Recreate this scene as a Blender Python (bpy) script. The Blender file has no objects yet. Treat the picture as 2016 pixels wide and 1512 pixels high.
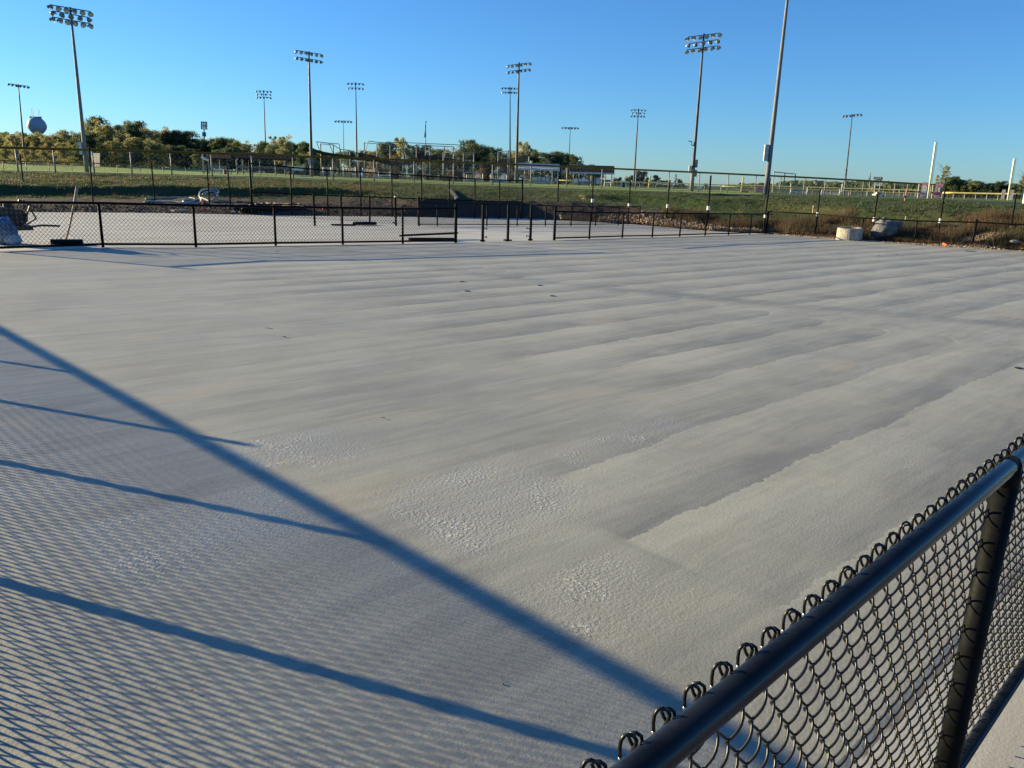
import bpy, math, random
import numpy as np
from mathutils import Vector, Matrix, Euler, noise
random.seed(7)
R = math.radians
scene = bpy.context.scene
col = scene.collection

# ------------------------------------------------------------------ survey
# The place was measured from the photograph: a camera 1.6 m up, looking 14.9 deg down,
# over a court sheet that drains 1 % to the right and away.
F, CX, CY, HC = 1514.0, 1008.0, 756.0, 1.6
dn = np.array([830.0 - CX, 6450.0 - CY, F]); dn /= np.linalg.norm(dn)
fw = np.array([0, 0, 1.0]); fw = fw - dn * fw.dot(dn); fw /= np.linalg.norm(fw)
rt = np.cross(dn, fw)
RM = np.array([rt, fw, -dn])
SL = -0.01
def ray(x, y): return RM @ np.array([x - CX, y - CY, F])
def court_z(x, y): return SL * x + SL * y
def G(x, y):                       # where a line of sight meets the court sheet
    d = ray(x, y); t = HC / (SL * d[0] + SL * d[1] - d[2])
    return Vector((0, 0, HC)) + Vector(d * t)
def AT(x, y, rho):                 # point on a line of sight at a horizontal distance
    d = ray(x, y); t = rho / math.hypot(d[0], d[1])
    return Vector((0, 0, HC)) + Vector(d * t)
def M(px, rho): return px * rho / F
def ca(px): return math.cos(math.atan2(*(ray(px, 330)[:2])))
U = Vector((0.717, 0.697, 0)).normalized(); V = Vector((-U.y, U.x, 0))
UANG = math.atan2(U.y, U.x)
def UV(u, v, z=0.0):
    p = U * u + V * v
    return Vector((p.x, p.y, court_z(p.x, p.y) + z))
def hor(px): return 322.1 + px * 0.0315

# ------------------------------------------------------------------ helpers
def tag(o, label=None, cat=None, group=None, kind=None):
    if label: o['label'] = label
    if cat: o['category'] = cat
    if group: o['group'] = group
    if kind: o['kind'] = kind
    return o
def thing(name, label, cat, loc=(0, 0, 0), rz=0.0, group=None, kind=None):
    o = bpy.data.objects.new(name, None); col.objects.link(o)
    o.empty_display_size = 0.2
    o.location = loc; o.rotation_euler = (0, 0, rz)
    return tag(o, label, cat, group, kind)
class MB:
    def __init__(s): s.v = []; s.f = []; s.mi = []; s.cur = 0
    def add(s, vs, fs):
        n = len(s.v); s.v += [tuple(q) for q in vs]
        s.f += [tuple(i + n for i in q) for q in fs]; s.mi += [s.cur] * len(fs)
    def box(s, c, size, rz=0.0, rx=0.0, ry=0.0):
        m = Euler((rx, ry, rz)).to_matrix(); c = Vector(c); h = [q / 2 for q in size]
        vs = [c + m @ Vector((sx * h[0], sy * h[1], sz * h[2])) for sz in (-1, 1) for sy in (-1, 1) for sx in (-1, 1)]
        s.add(vs, [(0, 2, 3, 1), (4, 5, 7, 6), (0, 1, 5, 4), (2, 6, 7, 3), (0, 4, 6, 2), (1, 3, 7, 5)])
    def tube(s, pts, r, sides=6, cap=True, closed=False):
        pts = [Vector(p) for p in pts]; n = len(pts)
        rr = r if isinstance(r, (list, tuple)) else [r] * n
        vs = []; ref = None
        for i, p in enumerate(pts):
            if closed: t = pts[(i + 1) % n] - pts[i - 1]
            else: t = pts[min(i + 1, n - 1)] - pts[max(i - 1, 0)]
            if t.length < 1e-9: t = Vector((0, 0, 1))
            t.normalize()
            if ref is None: ref = Vector((0, 0, 1)) if abs(t.z) < 0.9 else Vector((1, 0, 0))
            a = ref - t * ref.dot(t)
            if a.length < 1e-6: a = t.orthogonal()
            a.normalize(); b = t.cross(a); ref = a
            for k in range(sides):
                th = 2 * math.pi * k / sides
                vs.append(p + (a * math.cos(th) + b * math.sin(th)) * rr[i])
        fs = []
        for i in range(n if closed else n - 1):
            j = (i + 1) % n
            for k in range(sides):
                k2 = (k + 1) % sides
                fs.append((i * sides + k, i * sides + k2, j * sides + k2, j * sides + k))
        if cap and not closed:
            fs.append(tuple(range(sides))[::-1]); fs.append(tuple((n - 1) * sides + k for k in range(sides)))
        s.add(vs, fs)
    def ball(s, c, r, seg=10, rings=6, half=False):
        c = Vector(c); rx, ry, rz = r if isinstance(r, (tuple, list)) else (r, r, r)
        vs = []; fs = []
        for i in range(rings + 1):
            ph = (math.pi / 2 if half else math.pi) * i / rings
            for k in range(seg):
                th = 2 * math.pi * k / seg
                vs.append(c + Vector((rx * math.sin(ph) * math.cos(th), ry * math.sin(ph) * math.sin(th), rz * math.cos(ph))))
        for i in range(rings):
            for k in range(seg):
                k2 = (k + 1) % seg
                fs.append((i * seg + k, (i + 1) * seg + k, (i + 1) * seg + k2, i * seg + k2))
        s.add(vs, fs)
    def build(s, name, mat, parent=None, local=False, smooth=False, bevel=0.0):
        me = bpy.data.meshes.new(name)
        off = Vector((0, 0, 0))
        inv = None
        if parent is not None and not local:
            inv = (Matrix.Translation(parent.location) @ parent.rotation_euler.to_matrix().to_4x4()).inverted()
        vs = [tuple(inv @ Vector(q)) for q in s.v] if inv is not None else s.v
        me.from_pydata(vs, [], s.f)
        for m in (mat if isinstance(mat, (list, tuple)) else [mat]): me.materials.append(m)
        if isinstance(mat, (list, tuple)): me.polygons.foreach_set('material_index', s.mi)
        if smooth: me.polygons.foreach_set('use_smooth', [True] * len(me.polygons))
        me.update()
        o = bpy.data.objects.new(name, me); col.objects.link(o)
        if parent is not None: o.parent = parent
        if bevel:
            b = o.modifiers.new('b', 'BEVEL'); b.width = bevel; b.segments = 2; b.limit_method = 'ANGLE'
        return o

# ------------------------------------------------------------------ materials
class NT:
    def __init__(s, name):
        s.m = bpy.data.materials.new(name); s.m.use_nodes = True
        s.t = s.m.node_tree; s.b = s.t.nodes['Principled BSDF']
    def n(s, typ, **kw):
        q = s.t.nodes.new(typ)
        for k, v in kw.items(): setattr(q, k, v)
        return q
    def link(s, a, b): s.t.links.new(a, b)
    def put(s, sock, v):
        if hasattr(v, 'is_output') or isinstance(v, bpy.types.NodeSocket): s.link(v, sock)
        else: sock.default_value = v
    def math(s, op, a, b=0.0, c=None, clamp=False):
        q = s.n('ShaderNodeMath', operation=op, use_clamp=clamp)
        s.put(q.inputs[0], a); s.put(q.inputs[1], b)
        if c is not None: s.put(q.inputs[2], c)
        return q.outputs[0]
    def noise(s, vec, scale, detail=3.0, rough=0.55, dist=0.0):
        q = s.n('ShaderNodeTexNoise'); q.inputs['Scale'].default_value = scale
        q.inputs['Detail'].default_value = detail; q.inputs['Roughness'].default_value = rough
        q.inputs['Distortion'].default_value = dist
        if vec is not None: s.link(vec, q.inputs['Vector'])
        return q.outputs['Fac']
    def mapping(s, vec, scale=(1, 1, 1), loc=(0, 0, 0), rot=(0, 0, 0)):
        q = s.n('ShaderNodeMapping'); s.link(vec, q.inputs['Vector'])
        q.inputs['Scale'].default_value = scale; q.inputs['Location'].default_value = loc; q.inputs['Rotation'].default_value = rot
        return q.outputs['Vector']
    def ramp(s, f, lo, hi):          # smoothstep lo..hi
        q = s.n('ShaderNodeMapRange', interpolation_type='SMOOTHSTEP'); s.put(q.inputs[0], f)
        s.put(q.inputs[1], lo); s.put(q.inputs[2], hi)
        return q.outputs[0]
    def lin(s, f, lo, hi, a, b):
        q = s.n('ShaderNodeMapRange'); s.put(q.inputs[0], f)
        s.put(q.inputs[1], lo); s.put(q.inputs[2], hi); s.put(q.inputs[3], a); s.put(q.inputs[4], b)
        return q.outputs[0]
    def mix(s, f, a, b, mode='MIX'):
        q = s.n('ShaderNodeMix', data_type='RGBA', blend_type=mode)
        s.put(q.inputs[0], f)
        for i, c in ((6, a), (7, b)):
            if isinstance(c, (tuple, list)): q.inputs[i].default_value = (*c[:3], 1)
            else: s.link(c, q.inputs[i])
        return q.outputs[2]
    def bump(s, h, strength=0.3, dist=0.01, prev=None):
        q = s.n('ShaderNodeBump'); s.put(q.inputs['Strength'], strength); q.inputs['Distance'].default_value = dist
        s.link(h, q.inputs['Height'])
        if prev is not None: s.link(prev, q.inputs['Normal'])
        return q.outputs['Normal']
    def coord(s, which='Object'):
        return s.n('ShaderNodeTexCoord').outputs[which]
    def sep(s, vec):
        q = s.n('ShaderNodeSeparateXYZ'); s.link(vec, q.inputs[0]); return q.outputs
    def geo(s, which): return s.n('ShaderNodeNewGeometry').outputs[which]

def simple(name, c, rough=0.6, metal=0.0, var=0.12, scale=6.0, bump=0.0, bscale=60.0, coat=0.0, spec=0.5):
    k = NT(name); co = k.coord()
    f = k.noise(co, scale, 4.0)
    dark = tuple(q * (1 - var * 1.6) for q in c); lite = tuple(min(1, q * (1 + var * 1.4)) for q in c)
    k.link(k.mix(k.ramp(f, 0.3, 0.7), dark, lite), k.b.inputs['Base Color'])
    k.link(k.lin(k.noise(co, scale * 3, 3.0), 0.3, 0.7, max(0.05, rough - 0.08), min(1, rough + 0.08)), k.b.inputs['Roughness'])
    k.b.inputs['Metallic'].default_value = metal
    k.b.inputs['Coat Weight'].default_value = coat
    k.b.inputs['Specular IOR Level'].default_value = spec
    if bump: k.link(k.bump(k.noise(co, bscale, 3.0), bump, 0.01), k.b.inputs['Normal'])
    return k.m

M_ = {}
M_['vinyl'] = simple('black_vinyl', (0.005, 0.006, 0.007), 0.6, var=0.25, scale=20, bump=0.05, bscale=120, spec=0.07)
M_['tip'] = simple('bare_cut_wire', (0.62, 0.60, 0.52), 0.3, metal=0.6, var=0.1)
M_['rail'] = simple('glossy_black_rail', (0.006, 0.008, 0.011), 0.20, var=0.3, scale=14, bump=0.03, bscale=60, spec=0.45)
M_['wire'] = simple('black_vinyl_wire', (0.006, 0.007, 0.008), 0.35, var=0.2, spec=0.38)
M_['galv'] = simple('galvanised_steel', (0.22, 0.22, 0.21), 0.6, metal=0.2, var=0.12, scale=3)
M_['steelpole'] = simple('silhouette_steel', (0.042, 0.047, 0.053), 0.55, metal=0.2, var=0.12, scale=0.8)  # colour darkened so the masts read as silhouettes against the sky
M_['farwire'] = simple('black_fence_wire', (0.004, 0.005, 0.006), 0.8, var=0.2, spec=0.05)
M_['galvwire'] = simple('galvanised_wire', (0.30, 0.31, 0.31), 0.6, metal=0.3, var=0.1)
M_['pole'] = simple('pole_steel', (0.155, 0.160, 0.160), 0.7, metal=0.0, var=0.12, scale=0.8)
M_['lamp'] = simple('lamp_housing', (0.22, 0.23, 0.22), 0.45, metal=0.4, var=0.1)
M_['glass'] = simple('lamp_glass', (0.55, 0.6, 0.6), 0.12, metal=0.0, var=0.1, spec=0.8)
M_['cap'] = simple('yellow_fence_cap', (0.22, 0.115, 0.018), 0.85, var=0.15, scale=0.8, spec=0.1)
M_['yellow'] = simple('yellow_paint', (0.62, 0.55, 0.20), 0.5, var=0.1, scale=1.0)
M_['foul'] = simple('pale_yellow_paint', (0.72, 0.72, 0.50), 0.45, var=0.08, scale=1.0)
M_['white'] = simple('white_paint', (0.75, 0.74, 0.70), 0.5, var=0.06, scale=2)
M_['plate'] = simple('off_white_plate', (0.7, 0.7, 0.68), 0.4, var=0.1)
M_['roof'] = simple('dark_metal_roof', (0.010, 0.011, 0.014), 0.95, var=0.15, scale=1.5, spec=0.1)
M_['fascia'] = simple('pale_fascia', (0.55, 0.53, 0.50), 0.5, var=0.1)
M_['cream'] = simple('cream_panel', (0.62, 0.56, 0.44), 0.6, var=0.15, scale=1.2)
M_['red'] = simple('red_plastic', (0.30, 0.03, 0.03), 0.45, var=0.15)
M_['orange'] = simple('orange_plastic', (0.75, 0.12, 0.04), 0.5, var=0.15)
M_['pink'] = simple('faded_pink_banner', (0.42, 0.20, 0.23), 0.6, var=0.12, scale=3)
M_['grey'] = simple('grey_banner', (0.30, 0.30, 0.33), 0.6, var=0.12, scale=3)
M_['green'] = simple('green_panel', (0.04, 0.10, 0.07), 0.5, var=0.1)
M_['net'] = simple('dark_netting', (0.015, 0.02, 0.028), 0.8, var=0.2)
M_['wood'] = simple('weathered_wood', (0.32, 0.22, 0.13), 0.7, var=0.25, scale=8)
M_['stake'] = simple('pale_lath', (0.55, 0.45, 0.30), 0.7, var=0.15)
M_['conc'] = simple('precast_concrete', (0.30, 0.285, 0.24), 0.85, var=0.2, scale=5, bump=0.5, bscale=40)
M_['concd'] = simple('old_concrete', (0.16, 0.165, 0.17), 0.85, var=0.2, scale=5, bump=0.5, bscale=40)
M_['hose'] = simple('pale_hose', (0.30, 0.315, 0.30), 0.6, var=0.15, scale=4)
M_['tower'] = simple('water_tower_paint', (0.30, 0.34, 0.40), 0.6, var=0.06, scale=0.1, spec=0.2)
M_['mach'] = simple('machine_paint', (0.085, 0.042, 0.030), 0.6, var=0.4, scale=8)
M_['steel'] = simple('greasy_steel', (0.05, 0.05, 0.05), 0.4, metal=0.6, var=0.3, scale=8)
M_['rubber'] = simple('rubber', (0.02, 0.02, 0.02), 0.8, var=0.2)
M_['tarp'] = simple('blue_tarp', (0.13, 0.20, 0.30), 0.6, var=0.35, scale=4, bump=0.4, bscale=9)
M_['bag'] = simple('pale_sacking', (0.40, 0.44, 0.48), 0.6, var=0.2, scale=5, bump=0.4, bscale=12)
M_['bark'] = simple('bark', (0.11, 0.09, 0.07), 0.9, var=0.3, scale=3)
M_['flag'] = simple('flag_cloth', (0.10, 0.09, 0.13), 0.7, var=0.4, scale=3)
M_['carbody'] = simple('cream_car_paint', (0.60, 0.57, 0.48), 0.3, var=0.05, coat=0.5)
M_['darkglass'] = simple('dark_glass', (0.03, 0.035, 0.04), 0.1, var=0.1)

def leaf_mat(name, a, b, c=None):
    k = NT(name)
    r = k.geo('Random Per Island')
    base = k.mix(r, a, b)
    if c is not None:
        base = k.mix(k.ramp(k.noise(k.coord(), 0.55, 2.0), 0.42, 0.62), base, c)
    oi = k.n('ShaderNodeObjectInfo')
    hsv = k.n('ShaderNodeHueSaturation'); k.link(base, hsv.inputs['Color'])
    k.link(k.lin(oi.outputs['Random'], 0, 1, 0.85, 1.25), hsv.inputs['Value'])
    k.link(k.lin(oi.outputs['Random'], 0, 1, 0.515, 0.485), hsv.inputs['Hue'])
    k.link(hsv.outputs[0], k.b.inputs['Base Color'])
    k.b.inputs['Roughness'].default_value = 0.6
    tr = k.n('ShaderNodeBsdfTranslucent'); k.link(hsv.outputs[0], tr.inputs['Color'])
    mx = k.n('ShaderNodeMixShader'); mx.inputs[0].default_value = 0.52
    out = k.t.nodes['Material Output']
    k.link(k.b.outputs[0], mx.inputs[1]); k.link(tr.outputs[0], mx.inputs[2]); k.link(mx.outputs[0], out.inputs['Surface'])
    return k.m
M_['leaf_green'] = leaf_mat('leaf_green', (0.07, 0.105, 0.038), (0.15, 0.19, 0.075))
M_['leaf_dark'] = leaf_mat('leaf_dark', (0.042, 0.068, 0.033), (0.085, 0.118, 0.056))
M_['leaf_yellow'] = leaf_mat('leaf_yellow', (0.22, 0.205, 0.07), (0.38, 0.34, 0.12), (0.14, 0.17, 0.06))
M_['leaf_mixed'] = leaf_mat('leaf_mixed', (0.14, 0.165, 0.06), (0.29, 0.30, 0.115), (0.34, 0.31, 0.12))
M_['leaf_pale'] = leaf_mat('leaf_pale', (0.30, 0.26, 0.10), (0.45, 0.40, 0.20))
M_['leaf_rust'] = leaf_mat('leaf_rust', (0.20, 0.12, 0.05), (0.34, 0.22, 0.10), (0.08, 0.08, 0.03))
M_['weed'] = leaf_mat('dry_weed', (0.08, 0.048, 0.028), (0.17, 0.105, 0.06), (0.10, 0.085, 0.04))
M_['grassblade'] = leaf_mat('grass_blade', (0.032, 0.062, 0.022), (0.045, 0.075, 0.028), (0.055, 0.074, 0.032))

# ---- court coating: squeegee passes laid along u, turned at u = 10, 25 and at the cross seam
def court_material():
    k = NT('court_coating'); co = k.coord(); xyz = k.sep(co); u, v = xyz[0], xyz[1]
    big = k.noise(co, 0.35, 3.0); mid = k.noise(co, 1.3, 4.0)
    strk = k.noise(k.mapping(co, (0.9, 4.2, 1)), 1.4, 8.0, 0.68, 0.5)          # long streaks along the passes
    strk2 = k.noise(k.mapping(co, (1.2, 16.0, 1), rot=(0, 0, 0.12)), 1.3, 4.0, 0.6)
    wob = k.math('ADD', k.math('MULTIPLY', k.math('SUBTRACT', k.noise(co, 0.6, 2.0), 0.5), 0.24),
                 k.math('MULTIPLY', k.math('SUBTRACT', k.noise(k.mapping(co, (3.2, 0.8, 1)), 2.8, 6.0, 0.7), 0.5), 0.13))
    v2 = k.math('ADD', v, wob)
    arcs = []
    def passes(period, phase, uend, bulge):
        q = k.math('ADD', k.math('DIVIDE', v2, period), phase)
        fr = k.math('FRACT', q)
        s1 = k.math('SUBTRACT', k.math('MULTIPLY', fr, 2.0), 1.0)
        hi = k.math('DIVIDE', k.math('MAXIMUM', k.math('SUBTRACT', fr, 0.3), 0.0), 0.7)
        lo = k.math('DIVIDE', k.math('MAXIMUM', k.math('SUBTRACT', 0.3, fr), 0.0), 0.3)
        sq = k.math('ADD', k.math('MULTIPLY', hi, hi), k.math('MULTIPLY', k.math('MULTIPLY', lo, lo), 0.22))
        end = k.math('SUBTRACT', uend, k.math('MULTIPLY', sq, bulge))
        end = k.math('ADD', end, k.math('MULTIPLY', k.math('SUBTRACT', k.noise(k.mapping(co, (0, 0.55, 0)), 1.0, 1.0), 0.5), 1.6))
        inside = k.ramp(k.math('SUBTRACT', end, u), -0.02, 0.13)
        shade = k.ramp(fr, 0.0, 0.85)                                     # dark just past the lap edge, then lighter
        lap = k.math('SUBTRACT', 1.0, k.ramp(k.math('ABSOLUTE', k.math('SUBTRACT', fr, 0.985)), 0.0, 0.03))
        cell = k.math('FLOOR', q)
        wn = k.n('ShaderNodeTexWhiteNoise', noise_dimensions='1D'); k.link(cell, wn.inputs['W'])
        arc = k.math('SUBTRACT', 1.0, k.ramp(k.math('ABSOLUTE', k.math('SUBTRACT', end, u)), 0.0, 0.07))
        arc2 = k.math('SUBTRACT', 1.0, k.ramp(k.math('ABSOLUTE', k.math('SUBTRACT', k.math('ADD', end, 0.55), u)), 0.0, 0.12))
        arcs.append((arc, arc2))
        return shade, inside, lap, wn.outputs['Value']
    sA, iA, lA, wA = passes(0.80, 0.5, 10.5, 1.9)
    sB, iB, lB, wB = passes(0.95, 0.2, 26.0, 2.6)
    sC, iC, lC, wC = passes(0.98, 0.65, 60.0, 0.0)
    def sel(a, b, c):
        bc = k.math('ADD', k.math('MULTIPLY', b, iB), k.math('MULTIPLY', c, k.math('SUBTRACT', 1.0, iB)))
        bc = k.math('ADD', k.math('MULTIPLY', bc, past), k.math('MULTIPLY', 0.72 if not lapm[0] else 0.0, k.math('SUBTRACT', 1.0, past)))
        return k.math('ADD', k.math('MULTIPLY', a, iA), k.math('MULTIPLY', bc, k.math('SUBTRACT', 1.0, iA)))
    su = k.math('ADD', 9.5, k.math('MULTIPLY', 3.2, k.math('POWER', k.math('MAXIMUM', k.math('DIVIDE', k.math('SUBTRACT', 12.2, v), 9.6), 0.0), 1.5)))
    past = k.ramp(k.math('ADD', k.math('SUBTRACT', u, su), k.math('MULTIPLY', k.math('SUBTRACT', mid, 0.5), 1.2)), -0.2, 0.5)
    lapm = [False]
    shade = sel(sA, sB, sC); rnd = sel(wA, wB, wC); lapm[0] = True; lap = sel(lA, lB, lC)
    # passes fade out towards the edge strip left of u = 2.7
    startu = k.math('ADD', 2.70, k.math('MULTIPLY', k.ramp(v, 2.4, 4.0), k.math('MULTIPLY', k.noise(k.mapping(co, (0.2, 1.2, 1)), 1.0, 3.0), 3.2)))
    sw = k.math('ADD', 0.06, k.math('MULTIPLY', k.ramp(v, 2.2, 4.0), 2.0))
    du = k.math('SUBTRACT', u, startu)
    onr = k.n('ShaderNodeMapRange', interpolation_type='SMOOTHSTEP'); k.put(onr.inputs[0], du); onr.inputs[1].default_value = 0.0; k.put(onr.inputs[2], sw)
    patchy = k.ramp(k.noise(k.mapping(co, (0.35, 1.1, 1), loc=(4, 1, 0)), 0.9, 3.0), 0.34, 0.62)
    on = k.math('MULTIPLY', onr.outputs[0], k.lin(patchy, 0.0, 1.0, 0.62, 1.0))
    # the cross seam
    sd = k.math('ADD', k.math('SUBTRACT', u, su), k.math('MULTIPLY', k.math('SUBTRACT', mid, 0.5), 0.7))
    seam = k.math('SUBTRACT', 1.0, k.ramp(k.math('ABSOLUTE', sd), 0.05, 0.55))
    seam = k.math('MULTIPLY', seam, k.ramp(v, 13.5, 11.0))
    near = k.math('MULTIPLY', k.ramp(v, 2.8, 2.0), k.math('SUBTRACT', 1.0, k.ramp(k.math('ABSOLUTE', k.math('SUBTRACT', u, 2.70)), 0.0, 0.03)))
    val = k.math('ADD', 0.5, k.math('MULTIPLY', k.math('SUBTRACT', shade, 0.55), k.math('MULTIPLY', on, k.lin(rnd, 0, 1, 0.40, 0.80))))
    val = k.math('ADD', val, k.math('MULTIPLY', k.math('SUBTRACT', strk, 0.5), 0.75))
    val = k.math('ADD', val, k.math('MULTIPLY', k.math('SUBTRACT', strk2, 0.5), 0.34))
    strk3 = k.ramp(k.noise(k.mapping(co, (0.28, 3.0, 1), loc=(11, 4, 0)), 1.7, 7.0, 0.7, 0.4), 0.43, 0.58)
    val = k.math('ADD', val, k.math('MULTIPLY', k.math('SUBTRACT', strk3, 0.5), 0.21))
    strokes = k.noise(k.mapping(co, (11.0, 1.5, 1), rot=(0, 0, 0.45)), 1.7, 5.0, 0.7, 1.2)
    val = k.math('ADD', val, k.math('MULTIPLY', k.math('SUBTRACT', strokes, 0.5), k.math('MULTIPLY', k.lin(shade, 0, 1, 0.35, 1.0), k.math('MULTIPLY', on, 0.62))))
    val = k.math('ADD', val, k.math('MULTIPLY', k.math('SUBTRACT', big, 0.5), 0.9))
    val = k.math('ADD', val, k.math('MULTIPLY', k.math('SUBTRACT', mid, 0.5), 0.75))
    val = k.math('SUBTRACT', val, k.math('MULTIPLY', seam, 0.34))
    val = k.math('SUBTRACT', val, k.math('MULTIPLY', near, 0.10))
    for a1, a2 in arcs[:2]:
        val = k.math('ADD', val, k.math('MULTIPLY', k.math('MULTIPLY', a1, k.lin(on, 0, 1, 0.3, 1.0)), 0.20))
        val = k.math('SUBTRACT', val, k.math('MULTIPLY', k.math('MULTIPLY', a2, k.lin(on, 0, 1, 0.3, 1.0)), 0.13))
    val = k.math('ADD', val, k.math('MULTIPLY', k.math('MULTIPLY', lap, on), 0.10), clamp=True)
    c = k.mix(val, (0.210, 0.217, 0.194), (0.430, 0.430, 0.347))
    warm = k.ramp(k.noise(k.mapping(co, (1, 1.6, 1), loc=(7, 3, 0)), 0.8, 4.0), 0.58, 0.78)
    c = k.mix(k.math('MULTIPLY', warm, 0.6), c, (0.46, 0.40, 0.29))
    chalk = k.ramp(k.noise(k.mapping(co, (0.5, 2.6, 1), loc=(3, 9, 0)), 0.9, 4.0, 0.65), 0.64, 0.78)
    c = k.mix(k.math('MULTIPLY', chalk, 0.5), c, (0.56, 0.55, 0.46))
    # coarse patches, squared off by the tape lines
    def boxm(u0, u1, v0, v1, soft=0.04, softv=None):
        sv = softv or soft
        a = k.math('MULTIPLY', k.ramp(u, u0 - soft, u0 + soft), k.math('SUBTRACT', 1.0, k.ramp(u, u1 - soft * 6, u1 + soft * 6)))
        b = k.math('MULTIPLY', k.ramp(v, v0 - sv * 5, v0 + sv * 5), k.math('SUBTRACT', 1.0, k.ramp(v, v1 - sv, v1 + sv)))
        return k.math('MULTIPLY', a, b)
    pm = None
    for bx in ((2.04, 3.0, 2.3, 3.24), (2.02, 2.55, 3.75, 4.35), (1.95, 2.5, 1.45, 2.0), (0.8, 1.7, 3.0, 3.7), (1.8, 2.3, 3.9, 4.4), (3.3, 4.6, 2.8, 3.1)):
        b = boxm(*bx); pm = b if pm is None else k.math('MAXIMUM', pm, b)
    pn = k.ramp(k.noise(k.mapping(co, loc=(2, 5, 0)), 1.0, 3.0), 0.40, 0.62)
    rough_amt = k.math('ADD', k.math('MULTIPLY', pm, k.lin(pn, 0, 1, 0.55, 1.0)), k.math('MULTIPLY', pn, 0.22), clamp=True)
    grain = k.noise(co, 62.0, 2.0, 0.55)
    fine = k.noise(co, 130.0, 3.0, 0.6)
    glint = k.math('MULTIPLY', pm, k.ramp(k.noise(k.mapping(co, loc=(5, 1, 0)), 2.6, 2.0), 0.50, 0.62))
    n1 = k.bump(fine, 0.35, 0.002)
    n2 = k.bump(grain, k.math('ADD', k.lin(rough_amt, 0, 1, 0.14, 0.55), k.math('MULTIPLY', glint, 0.35)), 0.006, n1)
    n3 = k.bump(shade, 0.25, 0.004, n2)
    k.link(n3, k.b.inputs['Normal'])
    c = k.mix(k.math('MULTIPLY', k.ramp(grain, 0.56, 0.72), k.math('MULTIPLY', rough_amt, 0.35)), c, (0.60, 0.59, 0.52))  # lighter grains: part of the patches' sparkle put into the colour
    c = k.mix(k.math('MULTIPLY', pm, 0.25), c, (0.44, 0.42, 0.32))
    c = k.mix(k.math('MULTIPLY', k.math('ABSOLUTE', k.math('SUBTRACT', grain, 0.5)), 0.9), c, (0.20, 0.20, 0.18))
    c = k.mix(k.math('MULTIPLY', k.ramp(grain, 0.60, 0.68), k.math('MULTIPLY', glint, 0.75)), c, (0.85, 0.82, 0.72))  # sun glints painted as near white specks on the grains
    pits = k.ramp(k.noise(co, 22.0, 2.0), 0.30, 0.24)
    c = k.mix(k.math('MULTIPLY', pits, 0.25), c, (0.12, 0.12, 0.12))
    k.link(c, k.b.inputs['Base Color'])
    k.link(k.math('SUBTRACT', k.lin(strk, 0.3, 0.7, 0.66, 0.52), k.math('MULTIPLY', rough_amt, 0.14)), k.b.inputs['Roughness'])
    k.link(k.lin(rough_amt, 0, 1, 0.28, 0.5), k.b.inputs['Specular IOR Level'])
    return k.m
def slab_material():
    k = NT('bare_concrete'); co = k.coord(); xyz = k.sep(co); v = xyz[1]
    c = k.mix(k.ramp(k.noise(k.mapping(co, (0.3, 3.0, 1)), 0.8, 6.0, 0.65), 0.25, 0.75), (0.30, 0.305, 0.28), (0.57, 0.57, 0.51))
    c = k.mix(k.math('MULTIPLY', k.ramp(k.noise(co, 0.5, 4.0), 0.5, 0.8), 0.4), c, (0.42, 0.39, 0.31))
    # wet sealer line beside the coating edge near the fence
    e = k.math('ADD', k.math('SUBTRACT', v, 0.64), k.math('MULTIPLY', k.math('SUBTRACT', k.noise(co, 9.0, 3.0), 0.5), 0.03))
    wet = k.math('SUBTRACT', 1.0, k.ramp(k.math('ABSOLUTE', e), 0.007, 0.014))
    wet = k.math('MULTIPLY', wet, k.ramp(k.noise(co, 3.0, 2.0), 0.36, 0.5))
    c = k.mix(wet, c, (0.14, 0.135, 0.12))
    k.link(c, k.b.inputs['Base Color'])
    k.link(k.lin(wet, 0, 1, 0.75, 0.85), k.b.inputs['Roughness'])
    k.link(k.bump(k.noise(co, 90.0, 3.0), 0.3, 0.003), k.b.inputs['Normal'])
    return k.m
def ground_material():
    k = NT('earth_and_grass'); co = k.coord('Object')
    at = k.n('ShaderNodeAttribute', attribute_name='zone')
    z = k.sep(at.outputs['Vector'])          # x dirt, y mown field, z weed / brown
    g = k.mix(k.noise(co, 1.6, 5.0, 0.65), (0.030, 0.054, 0.020), (0.044, 0.069, 0.027))
    g = k.mix(k.ramp(k.noise(co, 0.35, 4.0), 0.45, 0.75), g, (0.070, 0.068, 0.032))
    fld = k.mix(k.noise(co, 0.5, 4.0), (0.18, 0.26, 0.06), (0.25, 0.33, 0.09))
    d = k.mix(k.noise(co, 2.5, 6.0, 0.7), (0.028, 0.024, 0.022), (0.085, 0.068, 0.055))
    w = k.mix(k.noise(co, 3.0, 5.0, 0.65), (0.05, 0.038, 0.022), (0.13, 0.10, 0.055))
    edge = k.math('ADD', z[0], k.math('MULTIPLY', k.math('SUBTRACT', k.noise(co, 0.9, 4.0), 0.5), 0.7))
    c = k.mix(z[2], g, w)
    c = k.mix(k.ramp(z[1], 0.3, 0.7), c, fld)
    c = k.mix(k.ramp(edge, 0.4, 0.6), c, d)
    k.link(c, k.b.inputs['Base Color']); k.b.inputs['Roughness'].default_value = 0.95
    k.b.inputs['Specular IOR Level'].default_value = 0.15
    n1 = k.bump(k.noise(co, 6.0, 5.0, 0.7), 0.8, 0.06)
    k.link(k.bump(k.noise(co, 1.2, 3.0), 0.6, 0.12, n1), k.b.inputs['Normal'])
    return k.m
M_['court'] = court_material(); M_['slab'] = slab_material(); M_['ground'] = ground_material()

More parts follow.
